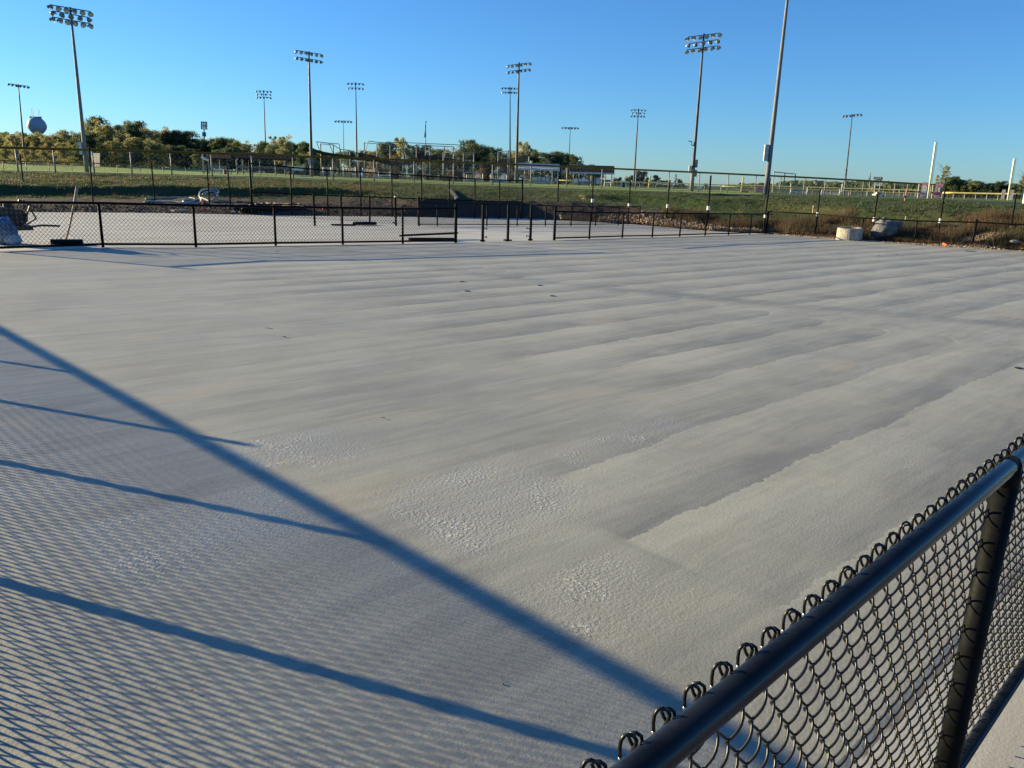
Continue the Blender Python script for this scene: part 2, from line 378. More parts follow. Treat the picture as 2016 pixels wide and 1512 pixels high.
# ------------------------------------------------------------------ terrain
EDGE = [(-60, 416), (0, 417), (300, 419), (600, 425), (825, 427), (1030, 430), (1240, 441), (1400, 455), (1505, 460), (1700, 475), (1913, 489), (2016, 495), (2080, 500)]
def az_of(p): return math.atan2(p.x, p.y)
def interp(tab, x):
    if x <= tab[0][0]: return tab[0][1]
    for (a, b), (c, d) in zip(tab, tab[1:]):
        if x <= c: return b + (d - b) * (x - a) / (c - a)
    return tab[-1][1]
def px_of_az(a):     # column on the horizon for an azimuth
    d = np.array([math.sin(a), math.cos(a), 0.0]); c = RM.T @ d
    return CX + F * c[0] / c[2]
TOE_R = [(0, 42), (300, 42.5), (600, 44), (760, 43), (825, 41), (1030, 44.5), (1240, 43.6), (1330, 41.5), (1400, 39.5), (1505, 39.5), (1700, 37.4), (1913, 36.8), (2016, 36.3)]
TOE_Y = [(0, 390), (300, 392), (600, 390), (760, 392), (825, 394), (1030, 397), (1130, 399), (1240, 406), (1330, 420), (1400, 447), (1505, 455), (1700, 470), (1913, 478), (2016, 484)]
MID_Y = [(0, 356), (300, 360), (600, 368), (825, 376), (1030, 383), (1240, 392), (1400, 408), (1505, 412), (1700, 422), (1913, 432), (2016, 436)]
CR_R = [(0, 54), (500, 54), (840, 52), (1120, 54), (1330, 52), (1500, 50), (1700, 47), (1900, 45), (2016, 43)]
CR_Y = [(0, 338), (250, 344), (500, 351), (840, 364), (1120, 374), (1330, 379.5), (1500, 385), (1700, 391), (1900, 398), (2016, 406)]
FF_Y = [(0, 334), (250, 338), (500, 343), (700, 350), (840, 355), (1120, 363), (1330, 373.5), (1700, 386), (2016, 393)]
def profile(a):
    A = max(-R(36), min(R(36), a)); px = px_of_az(A)
    ex = interp(EDGE, px); e = G(px, ex); er = math.hypot(e.x, e.y); ez = court_z(er * math.sin(a), er * math.cos(a))
    if abs(a) > R(36): ez = e.z
    tr = max(interp(TOE_R, px), er + 0.5); tz = AT(px, interp(TOE_Y, px), tr).z
    cr = interp(CR_R, px); cz = AT(px, interp(CR_Y, px), cr).z
    mr = tr + (cr - tr) * 0.45; mz = AT(px, interp(MID_Y, px), mr).z
    fz = AT(px, interp(FF_Y, px), 100.0).z
    hz = 1.75 if px < 420 else (1.75 + (1.0 - 1.75) * min(1, (px - 420) / 300.0))
    return [(er, ez), (tr, tz), (mr, mz), (cr, cz), (100.0, fz), (118.0, hz), (170, hz), (260, 0.9), (900, 0.5), (5000, 0.0)], px
def nz(x, y, s, seed=0.0): return noise.noise(Vector((x * s, y * s, seed)))
WT = [(1290, 0.0), (1330, 0.12), (1400, 0.22), (1480, 0.14), (1560, 0.22), (1600, 0.36), (1680, 0.45), (1740, 0.30), (1800, 0.12), (1850, 0.32), (1920, 0.55), (2016, 0.48), (2060, 0.45)]
_pc = {}
def terrain_z(x, y):
    a = math.atan2(x, y); rho = math.hypot(x, y)
    key = round(a, 4)
    if key not in _pc: _pc[key] = profile(a)
    pr, px = _pc[key]
    return zprof(pr, px, rho, x, y)
def zprof(pr, px, rho, x, y):
    if rho <= pr[0][0]: return pr[0][1] - 0.02
    z = None
    for (r0, z0), (r1, z1) in zip(pr, pr[1:]):
        if rho <= r1:
            t = (rho - r0) / (r1 - r0); z = z0 + (z1 - z0) * t; break
    if z is None: z = 0.0
    er, tr, mr, cr = pr[0][0], pr[1][0], pr[2][0], pr[3][0]
    if rho < cr + 2:
        w = min(1, max(0, (rho - er) / 1.5)) * min(1, max(0, (cr + 2 - rho) / 3.0))
        z += w * (0.10 * nz(x, y, 0.35, 3) + 0.05 * nz(x, y, 1.3, 9) + 0.02 * nz(x, y, 4.0, 5))
        if px > 1120 and rho > tr:
            k = min(1, (px - 1120) / 120) * min(1, max(0, (1960 - px) / 120)); r0 = tr + (cr - tr) * (0.50 + 0.10 * nz(x, y, 0.12, 41))
            z += k * (0.32 * math.tanh((rho - r0) / 0.25) - 0.32 * math.tanh((rho - r0) / 3.0)) * w
            r0 += 2.2; z += k * (0.12 * math.tanh((rho - r0) / 0.2) - 0.12 * math.tanh((rho - r0) / 1.6)) * w * (0.5 + nz(x, y, 0.2, 77))
        if px < 780 and rho > tr:
            k = min(1, max(0, (780 - px) / 120)); r0 = tr + (cr - tr) * (0.22 + 0.08 * nz(x, y, 0.15, 43))
            z += k * (0.22 * math.tanh((rho - r0) / 0.25) - 0.22 * math.tanh((rho - r0) / 2.5)) * w
    elif rho < 400: z += 0.02 * nz(x, y, 0.3, 3)
    return z
def sweep_az():
    out = []; a = -math.pi
    while a < math.pi - 1e-6:
        out.append(a); a += R(0.16) if abs(a) < R(37) else R(2.0)
    return out
AZ = sweep_az()
NR = [(-1, i / 6) for i in range(1, 6)] + [(0, i / 10) for i in range(10)] + [(1, i / 14) for i in range(14)] + [(2, i / 16) for i in range(16)] + \
     [(3, i / 12) for i in range(12)] + [(4, i / 5) for i in range(5)] + [(5, i / 4) for i in range(4)] + [(6, i / 4) for i in range(4)] + [(7, i / 5) for i in range(5)] + [(8, i / 6) for i in range(7)]
tv = [(0, 0, -0.12)]; zones = [(1, 0, 0)]; tf = []
for a in AZ:
    pr, px = profile(a); _pc[round(a, 4)] = (pr, px)
    for sgi, t in NR:
        r0 = 0.0 if sgi < 0 else pr[sgi][0]; r1 = pr[sgi + 1][0]
        rho = r0 + (r1 - r0) * t; x = rho * math.sin(a); y = rho * math.cos(a)
        if sgi < 0: z = (court_z(x, y) if abs(a) < R(36) else pr[0][1] * t) - 0.14; zn = (1, 0, 0)
        else:
            z = zprof(pr, px, max(rho, pr[0][0] + 1e-4), x, y)
            dirt = 1.0 if sgi == 0 else (1 - t * 6 if sgi == 1 else 0.0)
            if px < 760 and sgi == 1: dirt = 1 - t * 4
            fld = 1.0 if (sgi == 4) else (0.0 if sgi < 3 else (max(0, t * 3 - 2) if sgi == 3 else 0.0))
            if sgi == 3: fld = min(1, t * 2.5)
            if px > 1500: fld *= 0.45
            weed = 0.0
            if px > 1330: weed = max(0, min(1, 4 * (interp(WT, px) + 0.06 - (sgi - 1 + t) * 0.5))) if sgi in (1, 2) else 0.0
            elif px < 760 and sgi in (2,): weed = 0.35
            zn = (max(0, dirt), fld, weed)
        tv.append((x, y, z)); zones.append(zn)
nr = len(NR)
for i in range(len(AZ)):
    j = (i + 1) % len(AZ)
    tf.append((0, 1 + j * nr, 1 + i * nr))
    for k in range(nr - 1):
        tf.append((1 + i * nr + k, 1 + j * nr + k, 1 + j * nr + k + 1, 1 + i * nr + k + 1))
mb = MB(); mb.add(tv, [f[::-1] for f in tf])
ground = mb.build('ground', M_['ground'], smooth=True); tag(ground, kind='structure')
at = ground.data.attributes.new('zone', 'FLOAT_VECTOR', 'POINT'); at.data.foreach_set('vector', [c for q in zones for c in q])

# ------------------------------------------------------------------ concrete slab and coated court
def uvpoly(name, pts, mat, lift, thick, flare=None):
    o = bpy.data.objects.new(name, bpy.data.meshes.new(name)); col.objects.link(o)
    o.rotation_euler = (0, 0, UANG)
    inv = Matrix.Rotation(-UANG, 4, 'Z')
    n = len(pts); vs = []
    for dz in (lift, lift - thick):
        for p in pts:
            q = p if dz == lift or not flare else (p[0] + flare[0], p[1] + flare[1])
            vs.append(inv @ Vector((q[0], q[1], court_z(q[0], q[1]) + dz)))
    fs = [tuple(range(n))] + [(i, i + n, (i + 1) % n + n, (i + 1) % n) for i in range(n)]
    o.data.from_pydata([tuple(q) for q in vs], [], fs); o.data.materials.append(mat)
    o.data.update()
    return tag(o, kind='structure')
sl = []
for i in range(-50, 51):
    px = 1008 + i * 22; g = G(px, interp(EDGE, px) - 0.0)
    w = 1 + 0.004 * nz(g.x, g.y, 0.5)
    sl.append((g.x * w, g.y * w))
sl = sl[::-1] + [(-24.0, 24.0), (-24, -16), (30, -16), (30, 24)][:]
slab = uvpoly('concrete_slab', sl, M_['slab'], 0.0, 0.12)

FL = [(-12, 495, 395), (203, 487, 397), (386, 487, 402), (543, 484, 404), (675, 482, 406), (793, 480, 407), (897, 478, 404)]
FR = [(1091, 473, 409), (1160, 471, 418), (1225, 468.5, 419), (1284, 467.5, 419), (1338, 466, 420), (1388, 464, 420.5), (1434, 463, 421), (1476, 461.5, 421), (1508, 460.5, 415)]
FE = [(1508, 460.5, 415), (1603, 466.5, 421), (1694, 474, 429), (1799, 481, 434.5), (1913, 488, 437)]
def gp(x, y): return G(x, y)
far_l = [gp(a, b) for a, b, c in FL]; far_r = [gp(a, b) for a, b, c in FR]; right = [gp(a, b) for a, b, c in FE]
endp = right[-1]; stepv = (right[-1] - right[1]) / 3.0
for k in range(1, 8):
    q = right[-1] + stepv * 1.0 if k == 1 else right[-1] + stepv
    q.z = court_z(q.x, q.y); right.append(q)
rt_dir = (right[1] - right[0])
court = [UV(0.12, 0.675), UV(34.6, 0.675)] + [p for p in right[9::-1]] + [p for p in far_r[-2::-1]] + [p for p in far_l[::-1]] + [UV(0.12, 18.0)]
court = [(p.x, p.y) for p in court]
c0 = sum(p[0] for p in court) / len(court); c1 = sum(p[1] for p in court) / len(court)
court = [(p[0] + (c0 - p[0]) * 0.006, p[1] + (c1 - p[1]) * 0.006) if i > 1 else p for i, p in enumerate(court)]
uvpoly('court_surface', court, M_['court'], 0.004, 0.0035, flare=(0.03 * U.y, -0.03 * U.x))

# ------------------------------------------------------------------ chain link
def fabric(mb, path, W, r, sides, per, zb=0.04, hook=False, offn=0.0, flat=0.004, s0=0.0, s1=None, WV=None):
    """path: list of (base point, height of top edge); woven wires of diamond width W"""
    S = [0.0]
    for (a, ha), (b, hb) in zip(path, path[1:]): S.append(S[-1] + math.hypot(b.x - a.x, b.y - a.y))
    L = S[-1] if s1 is None else s1
    seg = 0; s = s0 + W * 0.25; k = 0
    while s < L - W * 0.2:
        while seg < len(S) - 2 and s > S[seg + 1]: seg += 1
        (a, ha), (b, hb) = path[seg], path[seg + 1]; ln = max(1e-6, S[seg + 1] - S[seg]); t = (s - S[seg]) / ln
        p = a.lerp(b, t); h = ha + (hb - ha) * t
        d = (b - a); sl_ = d.z / ln; d2 = Vector((d.x, d.y, 0)).normalized(); n = Vector((d2.y, -d2.x, 0))
        A = W * 0.27; n_per = max(2, round((h - zb) / (WV or W))); vs = (h - zb) / n_per
        pts = []
        flip = math.pi * (k % 2)
        for i in range(n_per * per + 1):
            ph = 2 * math.pi * i / per + math.pi
            tri = 2 / math.pi * math.asin(max(-1, min(1, math.cos(ph))))
            x = A * (0.72 * tri + 0.28 * math.cos(ph)) * (1.0 if not k % 2 else -1.0)
            nn = -flat * math.sin(ph) * (1 if not k % 2 else -1)
            pts.append(p + d2 * x + n * (nn + offn) + Vector((0, 0, zb + vs * i / per + sl_ * x)))
        if hook:
            e = pts[-1]; jit = random.uniform(0.9, 1.12)
            if not k % 2: H_ = ((-0.0015, 0.003, 0.009), (-0.004, 0.005, 0.019), (-0.008, 0.004, 0.027), (-0.0125, 0.001, 0.030), (-0.0165, -0.002, 0.028), (-0.0195, -0.004, 0.020), (-0.0205, -0.004, 0.009), (-0.0205, -0.003, -0.002))
            else: H_ = ((-0.001, -0.004, 0.007), (-0.003, -0.006, 0.015), (-0.003, -0.004, 0.021), (0.000, 0.001, 0.0235), (0.003, 0.005, 0.020), (0.0035, 0.006, 0.013), (0.001, 0.006, 0.006))
            for hx, hn, hz in H_: pts.append(e + d2 * hx * jit + n * hn * 1.3 + Vector((0, 0, hz * jit)))
            mb.cur = 1; mb.tube([pts[-1], pts[-1] + (pts[-1] - pts[-2]).normalized() * 0.0035], r * 0.96, sides); mb.cur = 0
        mb.tube(pts, r, sides, cap=hook)
        s += W / 2; k += 1
def capball(mb, p, r): mb.ball(p, (r, r, r * 0.9), 8, 4)
def fence(name, label, pts, hs, group=None, W=0.064, post_r=0.024, rail_r=0.0165, wire=0.0017, term=(), mats=('vinyl', 'farwire'), rails=(0.0, 1.0),
          per=2, sides=3, mesh=True, tall=(), lowz=0.07, cat='fence', double=None, offn=0.0, over=0.0, nopost=(), low_r=None):
    t = thing(name, label, cat, pts[0], group=group)
    for i, (p, h) in enumerate(zip(pts, hs)):
        if i in nopost: continue
        b = MB(); rr = post_r * (1.45 if i in term else 1.0); hh = h + (0.09 if i in term else 0.015) + (0.09 if i in tall else 0)
        b.tube([p + Vector((0, 0, -0.1)), p + Vector((0, 0, hh))], rr, 10)
        o = b.build('post', M_[mats[0]], t, smooth=False)
        for q in o.data.polygons: q.use_smooth = len(q.vertices) == 4
        if i in term:
            c = MB(); capball(c, p + Vector((0, 0, hh)), rr * 1.12); c.build('post_cap', M_[mats[0]], o_parent(t, o), smooth=True)
    for fr in rails:
        b = MB()
        if fr == 0.0: b.tube([p + Vector((0, 0, lowz)) for p in pts], low_r or rail_r * 0.9, 8); nm = 'bottom_rail'
        elif fr == 1.0: b.tube([p + Vector((0, 0, h)) for p, h in zip(pts, hs)], rail_r, 8); nm = 'top_rail'
        else: b.tube([p + Vector((0, 0, h * fr)) for p, h in zip(pts, hs)], rail_r * 0.9, 8); nm = 'middle_rail'
        b.build(nm, M_[mats[0]], t, smooth=True)
    if mesh:
        b = MB(); fabric(b, [(p, h + over) for p, h in zip(pts, hs)], W, wire, sides, per, offn=offn); b.build('mesh_fabric', M_[mats[1]], t)
    return t
def o_parent(t, o):      # a sub-part's local space is the thing's: the part sits unmoved under it
    class P: pass
    return _Sub(t, o)
class _Sub:
    def __init__(s, t, o): s.location = t.location; s.rotation_euler = t.rotation_euler; s.o = o
_ob = MB.build
def _build(s, name, mat, parent=None, **kw):
    if isinstance(parent, _Sub):
        o = _ob(s, name, mat, None, **{k: v for k, v in kw.items() if k != 'bevel'})
        inv = (Matrix.Translation(parent.location) @ parent.rotation_euler.to_matrix().to_4x4()).inverted()
        o.data.transform(inv); o.parent = parent.o
        return o
    return _ob(s, name, mat, parent, **kw)
MB.build = _build

# near fence (runs from the corner by the camera to the far right corner)
NU = (-0.15, 2.09, 4.0, 6.05, 8.1, 10.15, 12.2, 14.25, 16.3, 18.4, 20.5, 22.6, 24.7, 26.8, 28.9, 31.0, 33.0, 35.2)
nfp = [UV(u, 0.4056 + 0.0055 * u) for u in NU]
NH = [0.965 + 0.0141 * min(u, 4.0) for u in NU]                # the top rail is level where it passes the camera
RR_ = 0.0208
nf = thing('chain_link_fence', 'black chain link fence beside the camera with a thick shiny top rail', 'fence', nfp[0])
for i, (p, nz_) in enumerate(zip(nfp, NH)):
    b = MB(); rr = 0.029 if i == 1 else 0.024
    b.tube([p + Vector((0, 0, -0.1)), p + Vector((0, 0, nz_ - 0.016))], rr, 28)
    o = b.build('post', M_['vinyl'], nf)
    for q in o.data.polygons: q.use_smooth = len(q.vertices) == 4
    c = MB(); c.tube([p + Vector((0, 0, nz_ - 0.045)), p + Vector((0, 0, nz_ - 0.006))], rr + 0.0012, 24)
    for du, rw in ((0.0, 0.0019), (0.012, 0.0016)):
        c.tube([p + U * (du + 0.006 * math.sin(q)) + Vector((0, 0, nz_ + 0.001)) + V * ((RR_ + 0.002) * math.cos(q)) + Vector((0, 0, (RR_ + 0.002) * math.sin(q))) for q in [2 * math.pi * w / 24 for w in range(24)]], rw, 6, closed=True)
    c.build('rail_tie', M_['vinyl'], _Sub(nf, o), smooth=True)
b = MB(); b.tube([p + Vector((0, 0, h)) for p, h in zip(nfp, NH)], RR_, 48); b.build('top_rail', M_['rail'], nf, smooth=True)
b = MB(); b.tube([nfp[0] + Vector((0, 0, 0.06)), nfp[-1] + Vector((0, 0, 0.06))], 0.0190, 32); b.build('bottom_rail', M_['rail'], nf, smooth=True)
path = [(p, h - 0.004) for p, h in zip(nfp, NH)]
b = MB(); fabric(b, path, 0.066, 0.0024, 8, 14, zb=0.03, hook=True, offn=-0.028, flat=0.008, s1=5.2, WV=0.082)
b.build('mesh_fabric', [M_['wire'], M_['tip']], nf, smooth=True)
path = [(p, h + 0.018) for p, h in zip(nfp, NH)]
b = MB(); fabric(b, path, 0.066, 0.0023, 4, 6, zb=0.03, offn=-0.028, flat=0.006, s0=5.2, WV=0.082)
b.build('far_mesh_fabric', M_['wire'], nf, smooth=True)

# side fence out of view on the left: its shadow crosses the court
sfp = [Vector((x, y, court_z(x, y))) for x, y in ((-2.3, 0.2), (-1.12, 1.35), (-2.93, 3.06), (-4.58, 4.63), (-6.05, 6.03), (-7.52, 7.43), (-9.0, 8.83), (-10.47, 10.23), (-11.94, 11.63), (-13.4, 13.0))]
fence('chain_link_fence', 'black chain link side fence left of the frame whose shadow crosses the court', sfp, [0.93] * len(sfp), term=(0, 9), tall=(4,), nopost=(1,), lowz=0.032, low_r=0.013, over=0.045, wire=0.0036, sides=4, per=4, post_r=0.027, rail_r=0.027)
def hts(tab, pts): return [AT(a, c, math.hypot(p.x, p.y)).z - p.z for (a, b_, c), p in zip(tab, pts)]
hl = hts(FL, far_l); hl = [h - 0.01 for h in hl]
fence('chain_link_fence', 'black chain link fence left of the gateway at the far side of the court', far_l, [0.93] * 6 + [0.97], term=(0, 6), W=0.085, wire=0.0052, per=2, post_r=0.030, rail_r=0.027)
hr = hts(FR, far_r); hr[0] = hr[1] + 0.02; hr[-1] = hr[-2]
fence('chain_link_fence', 'black chain link fence right of the gateway running to the far corner', far_r, hr, term=(0, 8), W=0.085, wire=0.0040, per=2, post_r=0.030, rail_r=0.027)
he = hts(FE, right); he[0] = he[1]; he += [he[-1]] * (len(right) - len(he))
fence('chain_link_fence', 'black chain link fence along the right end of the court in front of dry weeds', right[1:], he[1:], term=(3,), W=0.085, wire=0.0040, per=2, post_r=0.030, rail_r=0.027)
b = MB()
# short link from corner to first post of the end fence
fence('chain_link_fence', 'short length of black fence from the far corner post towards the tall bare post', [right[0], right[1]], [he[0], he[1]], W=0.085, wire=0.0040, per=2, post_r=0.024, rail_r=0.027)

# gate posts standing in the gateway
for (px, yb, yt, lab) in ((950, 476, 405, 'black gate post with hinges, left one of the three in the gateway'),
                          (999.5, 475, 405, 'black gate post with a foot plate, middle one of the three in the gateway'),
                          (1044, 474, 406, 'black gate post with hinges, right one of the three in the gateway')):
    p = G(px, yb); h = AT(px, yt, math.hypot(p.x, p.y)).z - p.z
    t = thing('gate_post', lab, 'gate post', p, group='gate posts in the gateway')
    b = MB(); b.tube([p - Vector((0, 0, 0.1)), p + Vector((0, 0, h))], 0.042, 12); b.build('post', M_['vinyl'], t)
    b = MB(); capball(b, p + Vector((0, 0, h)), 0.046); b.build('post_cap', M_['vinyl'], t, smooth=True)
    if px != 999.5:
        s = 1 if px < 1000 else -1
        for hh in (0.14, 0.38, 0.70):
            b = MB(); b.tube([p + U * 0.0 + Vector((s * 0.03, 0, hh)), p + Vector((s * 0.12, 0, hh))], 0.012, 6)
            b.tube([p + Vector((s * 0.12, 0, hh - 0.03)), p + Vector((s * 0.12, 0, hh + 0.04))], 0.012, 6); b.build('hinge', M_['vinyl'], t)
    b = MB(); b.box(p + Vector((0, 0, 0.035)), (0.26 if px == 999.5 else 0.15, 0.1, 0.04)); b.build('foot_plate', M_['vinyl'], t)

# ------------------------------------------------------------------ tall black posts of the second court
TALL = [(39, 304, 50, 394, 0), (175, 291, 184, 409, 0), (298, 322, 306, 409, 0), (407.6, 325, 413, 417, 0), (448, 327.6, 455, 420, 0)]
TALLR = [(1099.4, 355, 1097, 431, 0), (1168.5, 345, 1164, 437, 395), (1241, 357, 1236, 442, 404), (1318, 361, 1311, 446, 405.5), (1399.5, 347, 1391, 454, 409.5),
         (1516, 352, 1502.5, 459, 425), (1614.8, 374, 1605, 465, 422), (1728.6, 379, 1715, 473, 432), (1861, 372, 1844, 480, 434.5), (2001, 383, 1983, 488, 449)]
ORD = ['first', 'second', 'third', 'fourth', 'fifth', 'sixth', 'seventh', 'eighth', 'ninth', 'tenth', 'eleventh', 'twelfth', 'thirteenth', 'fourteenth', 'fifteenth', 'sixteenth']
def tall_post(xt, yt, xb, yb, ycl, lab, grp, r=0.035):
    p = G(xb, yb); rho = math.hypot(p.x, p.y); top = AT(xt, yt, rho)
    t = thing('fence_post', lab, 'fence post', p, group=grp)
    b = MB(); b.tube([p - Vector((0, 0, 0.2)), top], r, 8); b.build('pole', M_['vinyl'], t)
    if ycl:
        q = AT(xb + (xt - xb) * (yb - ycl) / (yb - yt), ycl, rho)
        b = MB(); b.tube([q - Vector((0, 0, 0.09)), q + Vector((0, 0, 0.09))], r * 1.7, 8); b.build('pale_bracket', M_['plate'], t)
    b = MB(); b.ball(top, (r * 1.1,) * 3, 8, 4); b.build('post_cap', M_['vinyl'], t, smooth=True)
for i, q in enumerate(TALL):
    tall_post(*q, 'tall bare black post on the left dirt edge, %s from the left' % ORD[i], 'tall bare posts on the left edge', 0.032)
for i, q in enumerate(TALLR):
    tall_post(*q, 'tall bare black post right of the mesh section, %s from its end' % ORD[i], 'tall bare posts on the right edge', 0.042 if 3 < i < 6 else 0.035)
TM = [(493, 320, 497, 423), (571.7, 327.6, 575, 424), (643, 334, 646, 425), (710, 337, 711, 426), (771.5, 341, 772, 427), (829, 344.5, 830, 428), (883.7, 347.5, 884, 429), (935.5, 350.5, 934, 430), (983, 353, 982, 431), (1029, 354, 1026.5, 431)]
tp = [G(q[2], q[3]) for q in TM]; th = [AT(q[0], q[1] + 1.5, math.hypot(p.x, p.y)).z - p.z for q, p in zip(TM, tp)]
fence('tall_mesh_fence', 'tall black chain link fence with two rails behind the second court', tp, th, term=(0, 9), rails=(0.45, 1.0), W=0.12, wire=0.0042, per=2, post_r=0.034, rail_r=0.03)
# short posts inside the second court
SP = [(617, 384.5, 620, 444.5), (671, 384.5, 672.5, 443), (727.5, 386, 728, 438), (778, 388, 779.7, 445)]
for i, (xt, yt, xb, yb) in enumerate(SP):
    p = G(xb, yb); top = AT(xt, yt, math.hypot(p.x, p.y))
    t = thing('fence_post', 'short bare black post on the second court, %s from the left' % ORD[i], 'fence post', p, group='short bare posts on the second court')
    b = MB(); b.tube([p, top], 0.04, 8); b.build('pole', M_['vinyl'], t)
    b = MB(); b.ball(top, (0.044,) * 3, 8, 4); b.build('post_cap', M_['plate'] if i == 3 else M_['vinyl'], t, smooth=True)
    if i == 3:
        b = MB(); b.box(p + Vector((-0.06, 0, 0.12)), (0.14, 0.06, 0.05)); b.build('latch', M_['vinyl'], t)
SF = [(822, 389.6, 824.4, 445), (861, 400, 861, 445), (958, 401, 958.4, 445), (1018, 402, 1018, 445), (1073.6, 404, 1073.6, 445), (1124, 405, 1124, 445), (1172, 405.5, 1172, 444.5), (1218, 406, 1217, 443.5), (1260, 405, 1258, 442.6)]
sp_ = [G(q[2], q[3]) for q in SF]; sh_ = [AT(q[0], q[1] + 1, math.hypot(p.x, p.y)).z - p.z for q, p in zip(SF, sp_)]
sh_[0] = sh_[1] + 0.05
fence('chain_link_fence', 'low black chain link fence across the second court behind the gateway', sp_, sh_, term=(0,), tall=(0,), wire=0.0042, W=0.09, per=2, rail_r=0.02, post_r=0.028)

# ------------------------------------------------------------------ field fences on top of the bank
FFR = [(-60, 57), (0, 57), (256, 58), (700, 62), (1046, 66), (1318, 70), (1500, 73), (1700, 77), (1855, 82)]
FFT = [(-60, 288), (0, 290.5), (256, 296.8), (470, 303.5), (800, 315), (1180, 330.8), (1400, 340.5), (1600, 350), (1700, 355.5), (1856, 364.8)]
fpx = [-50, 30, 104, 181, 256, 335, 415, 495, 576, 655, 736, 815, 893, 970, 1046, 1117, 1186, 1253, 1318, 1378, 1435, 1489, 1538, 1585, 1626, 1665, 1701, 1734, 1763, 1788, 1810, 1834, 1855]
fp = []; fh = []
for x in fpx:
    rho = interp(FFR, x); yt = interp(FFT, x); top = AT(x, yt, rho); z = terrain_z(top.x, top.y)
    fp.append(Vector((top.x, top.y, z))); fh.append(top.z - z)
ff = fence('outfield_fence', 'long galvanized outfield fence with a yellow cap on the crest of the grass bank', fp, fh, rails=(), W=0.32, wire=0.0045, per=2, post_r=0.045, mats=('galv', 'galvwire'))
b = MB()
for (p, h), (q, h2) in zip(zip(fp, fh), zip(fp[1:], fh[1:])): pass
b.tube([p + Vector((0, 0, h)) for p, h in zip(fp, fh)], 0.072, 8); b.build('cap_tube', M_['cap'], ff, smooth=True)
b = MB(); b.tube([p + Vector((0, 0, 0.05)) for p in fp], 0.02, 5); b.build('bottom_rail', M_['galv'], ff)
def low_fence(label, xs, yt, rho, ht, r=0.05, cap='yellow', W=0.35):
    pts = []; hh = []
    for x in xs:
        top = AT(x, interp(yt, x), rho(x) if callable(rho) else rho); pts.append(Vector((top.x, top.y, top.z - ht))); hh.append(ht)
    t = fence('outfield_fence', label, pts, hh, rails=(), W=W, wire=0.006, per=2, post_r=0.04, mats=('galv', 'galvwire'))
    b = MB(); b.tube([p + Vector((0, 0, ht)) for p in pts], r, 6); b.build('cap_tube', M_[cap], t, smooth=True)
    return t
low_fence('low far outfield fence with orange cap in front of the left tree line', [-40 + i * 45 for i in range(10)], [(-40, 315), (0, 316.5), (200, 322), (410, 331.5)], 96, 1.25, cap='cap', r=0.06)
low_fence('low far fence with bright yellow cap right of the dugouts', [1100 + i * 32 for i in range(24)], [(1100, 355), (1200, 357.6), (1280, 359.5), (1440, 364.5), (1600, 369), (1700, 372), (1850, 376)], 104, 1.05, r=0.065)
low_fence('second low yellow capped fence just behind the first on the right field', [1420 + i * 36 for i in range(13)], [(1420, 366.5), (1600, 373.5), (1852, 382)], 96, 0.9, r=0.035)
low_fence('low fence with a wide orange cap right of the pink banners', [1856 + i * 22 for i in range(6)] + [1990, 2040], [(1856, 379.5), (1970, 382), (2040, 382.5)], lambda x: 86, 0.95, r=0.085)

# ------------------------------------------------------------------ floodlight masts
def lamp_mesh():
    b = MB(); n = 12
    prof = [(0.05, 0.34), (0.14, 0.30), (0.24, 0.18), (0.30, 0.0), (0.32, -0.03)]
    vs = [(r * math.cos(2 * math.pi * k / n), r * math.sin(2 * math.pi * k / n), z) for r, z in prof for k in range(n)]
    fs = [(i * n + k, i * n + (k + 1) % n, (i + 1) * n + (k + 1) % n, (i + 1) * n + k) for i in range(len(prof) - 1) for k in range(n)]
    fs.append(tuple(range(n))[::-1]); b.add(vs, fs)
    # visor over the upper half
    vv = []
    for k in range(7):
        a = -math.pi / 2 + math.pi * k / 6 + math.pi / 2
        for z in (-0.03, -0.24): vv.append((0.32 * math.cos(a), 0.32 * math.sin(a), z))
    b.add(vv, [(2 * k, 2 * k + 2, 2 * k + 3, 2 * k + 1) for k in range(6)])
    me = bpy.data.meshes.new('floodlight'); b.add([], []);
    me.from_pydata(b.v, [], b.f); me.materials.append(M_['lamp'])
    g = bpy.data.meshes.new('lamp_lens'); vs = [(0.29 * math.cos(2 * math.pi * k / n), 0.29 * math.sin(2 * math.pi * k / n), -0.012) for k in range(n)]
    g.from_pydata(vs, [], [tuple(range(n))]); g.materials.append(M_['glass'])
    return me, g
LM, LG = lamp_mesh()
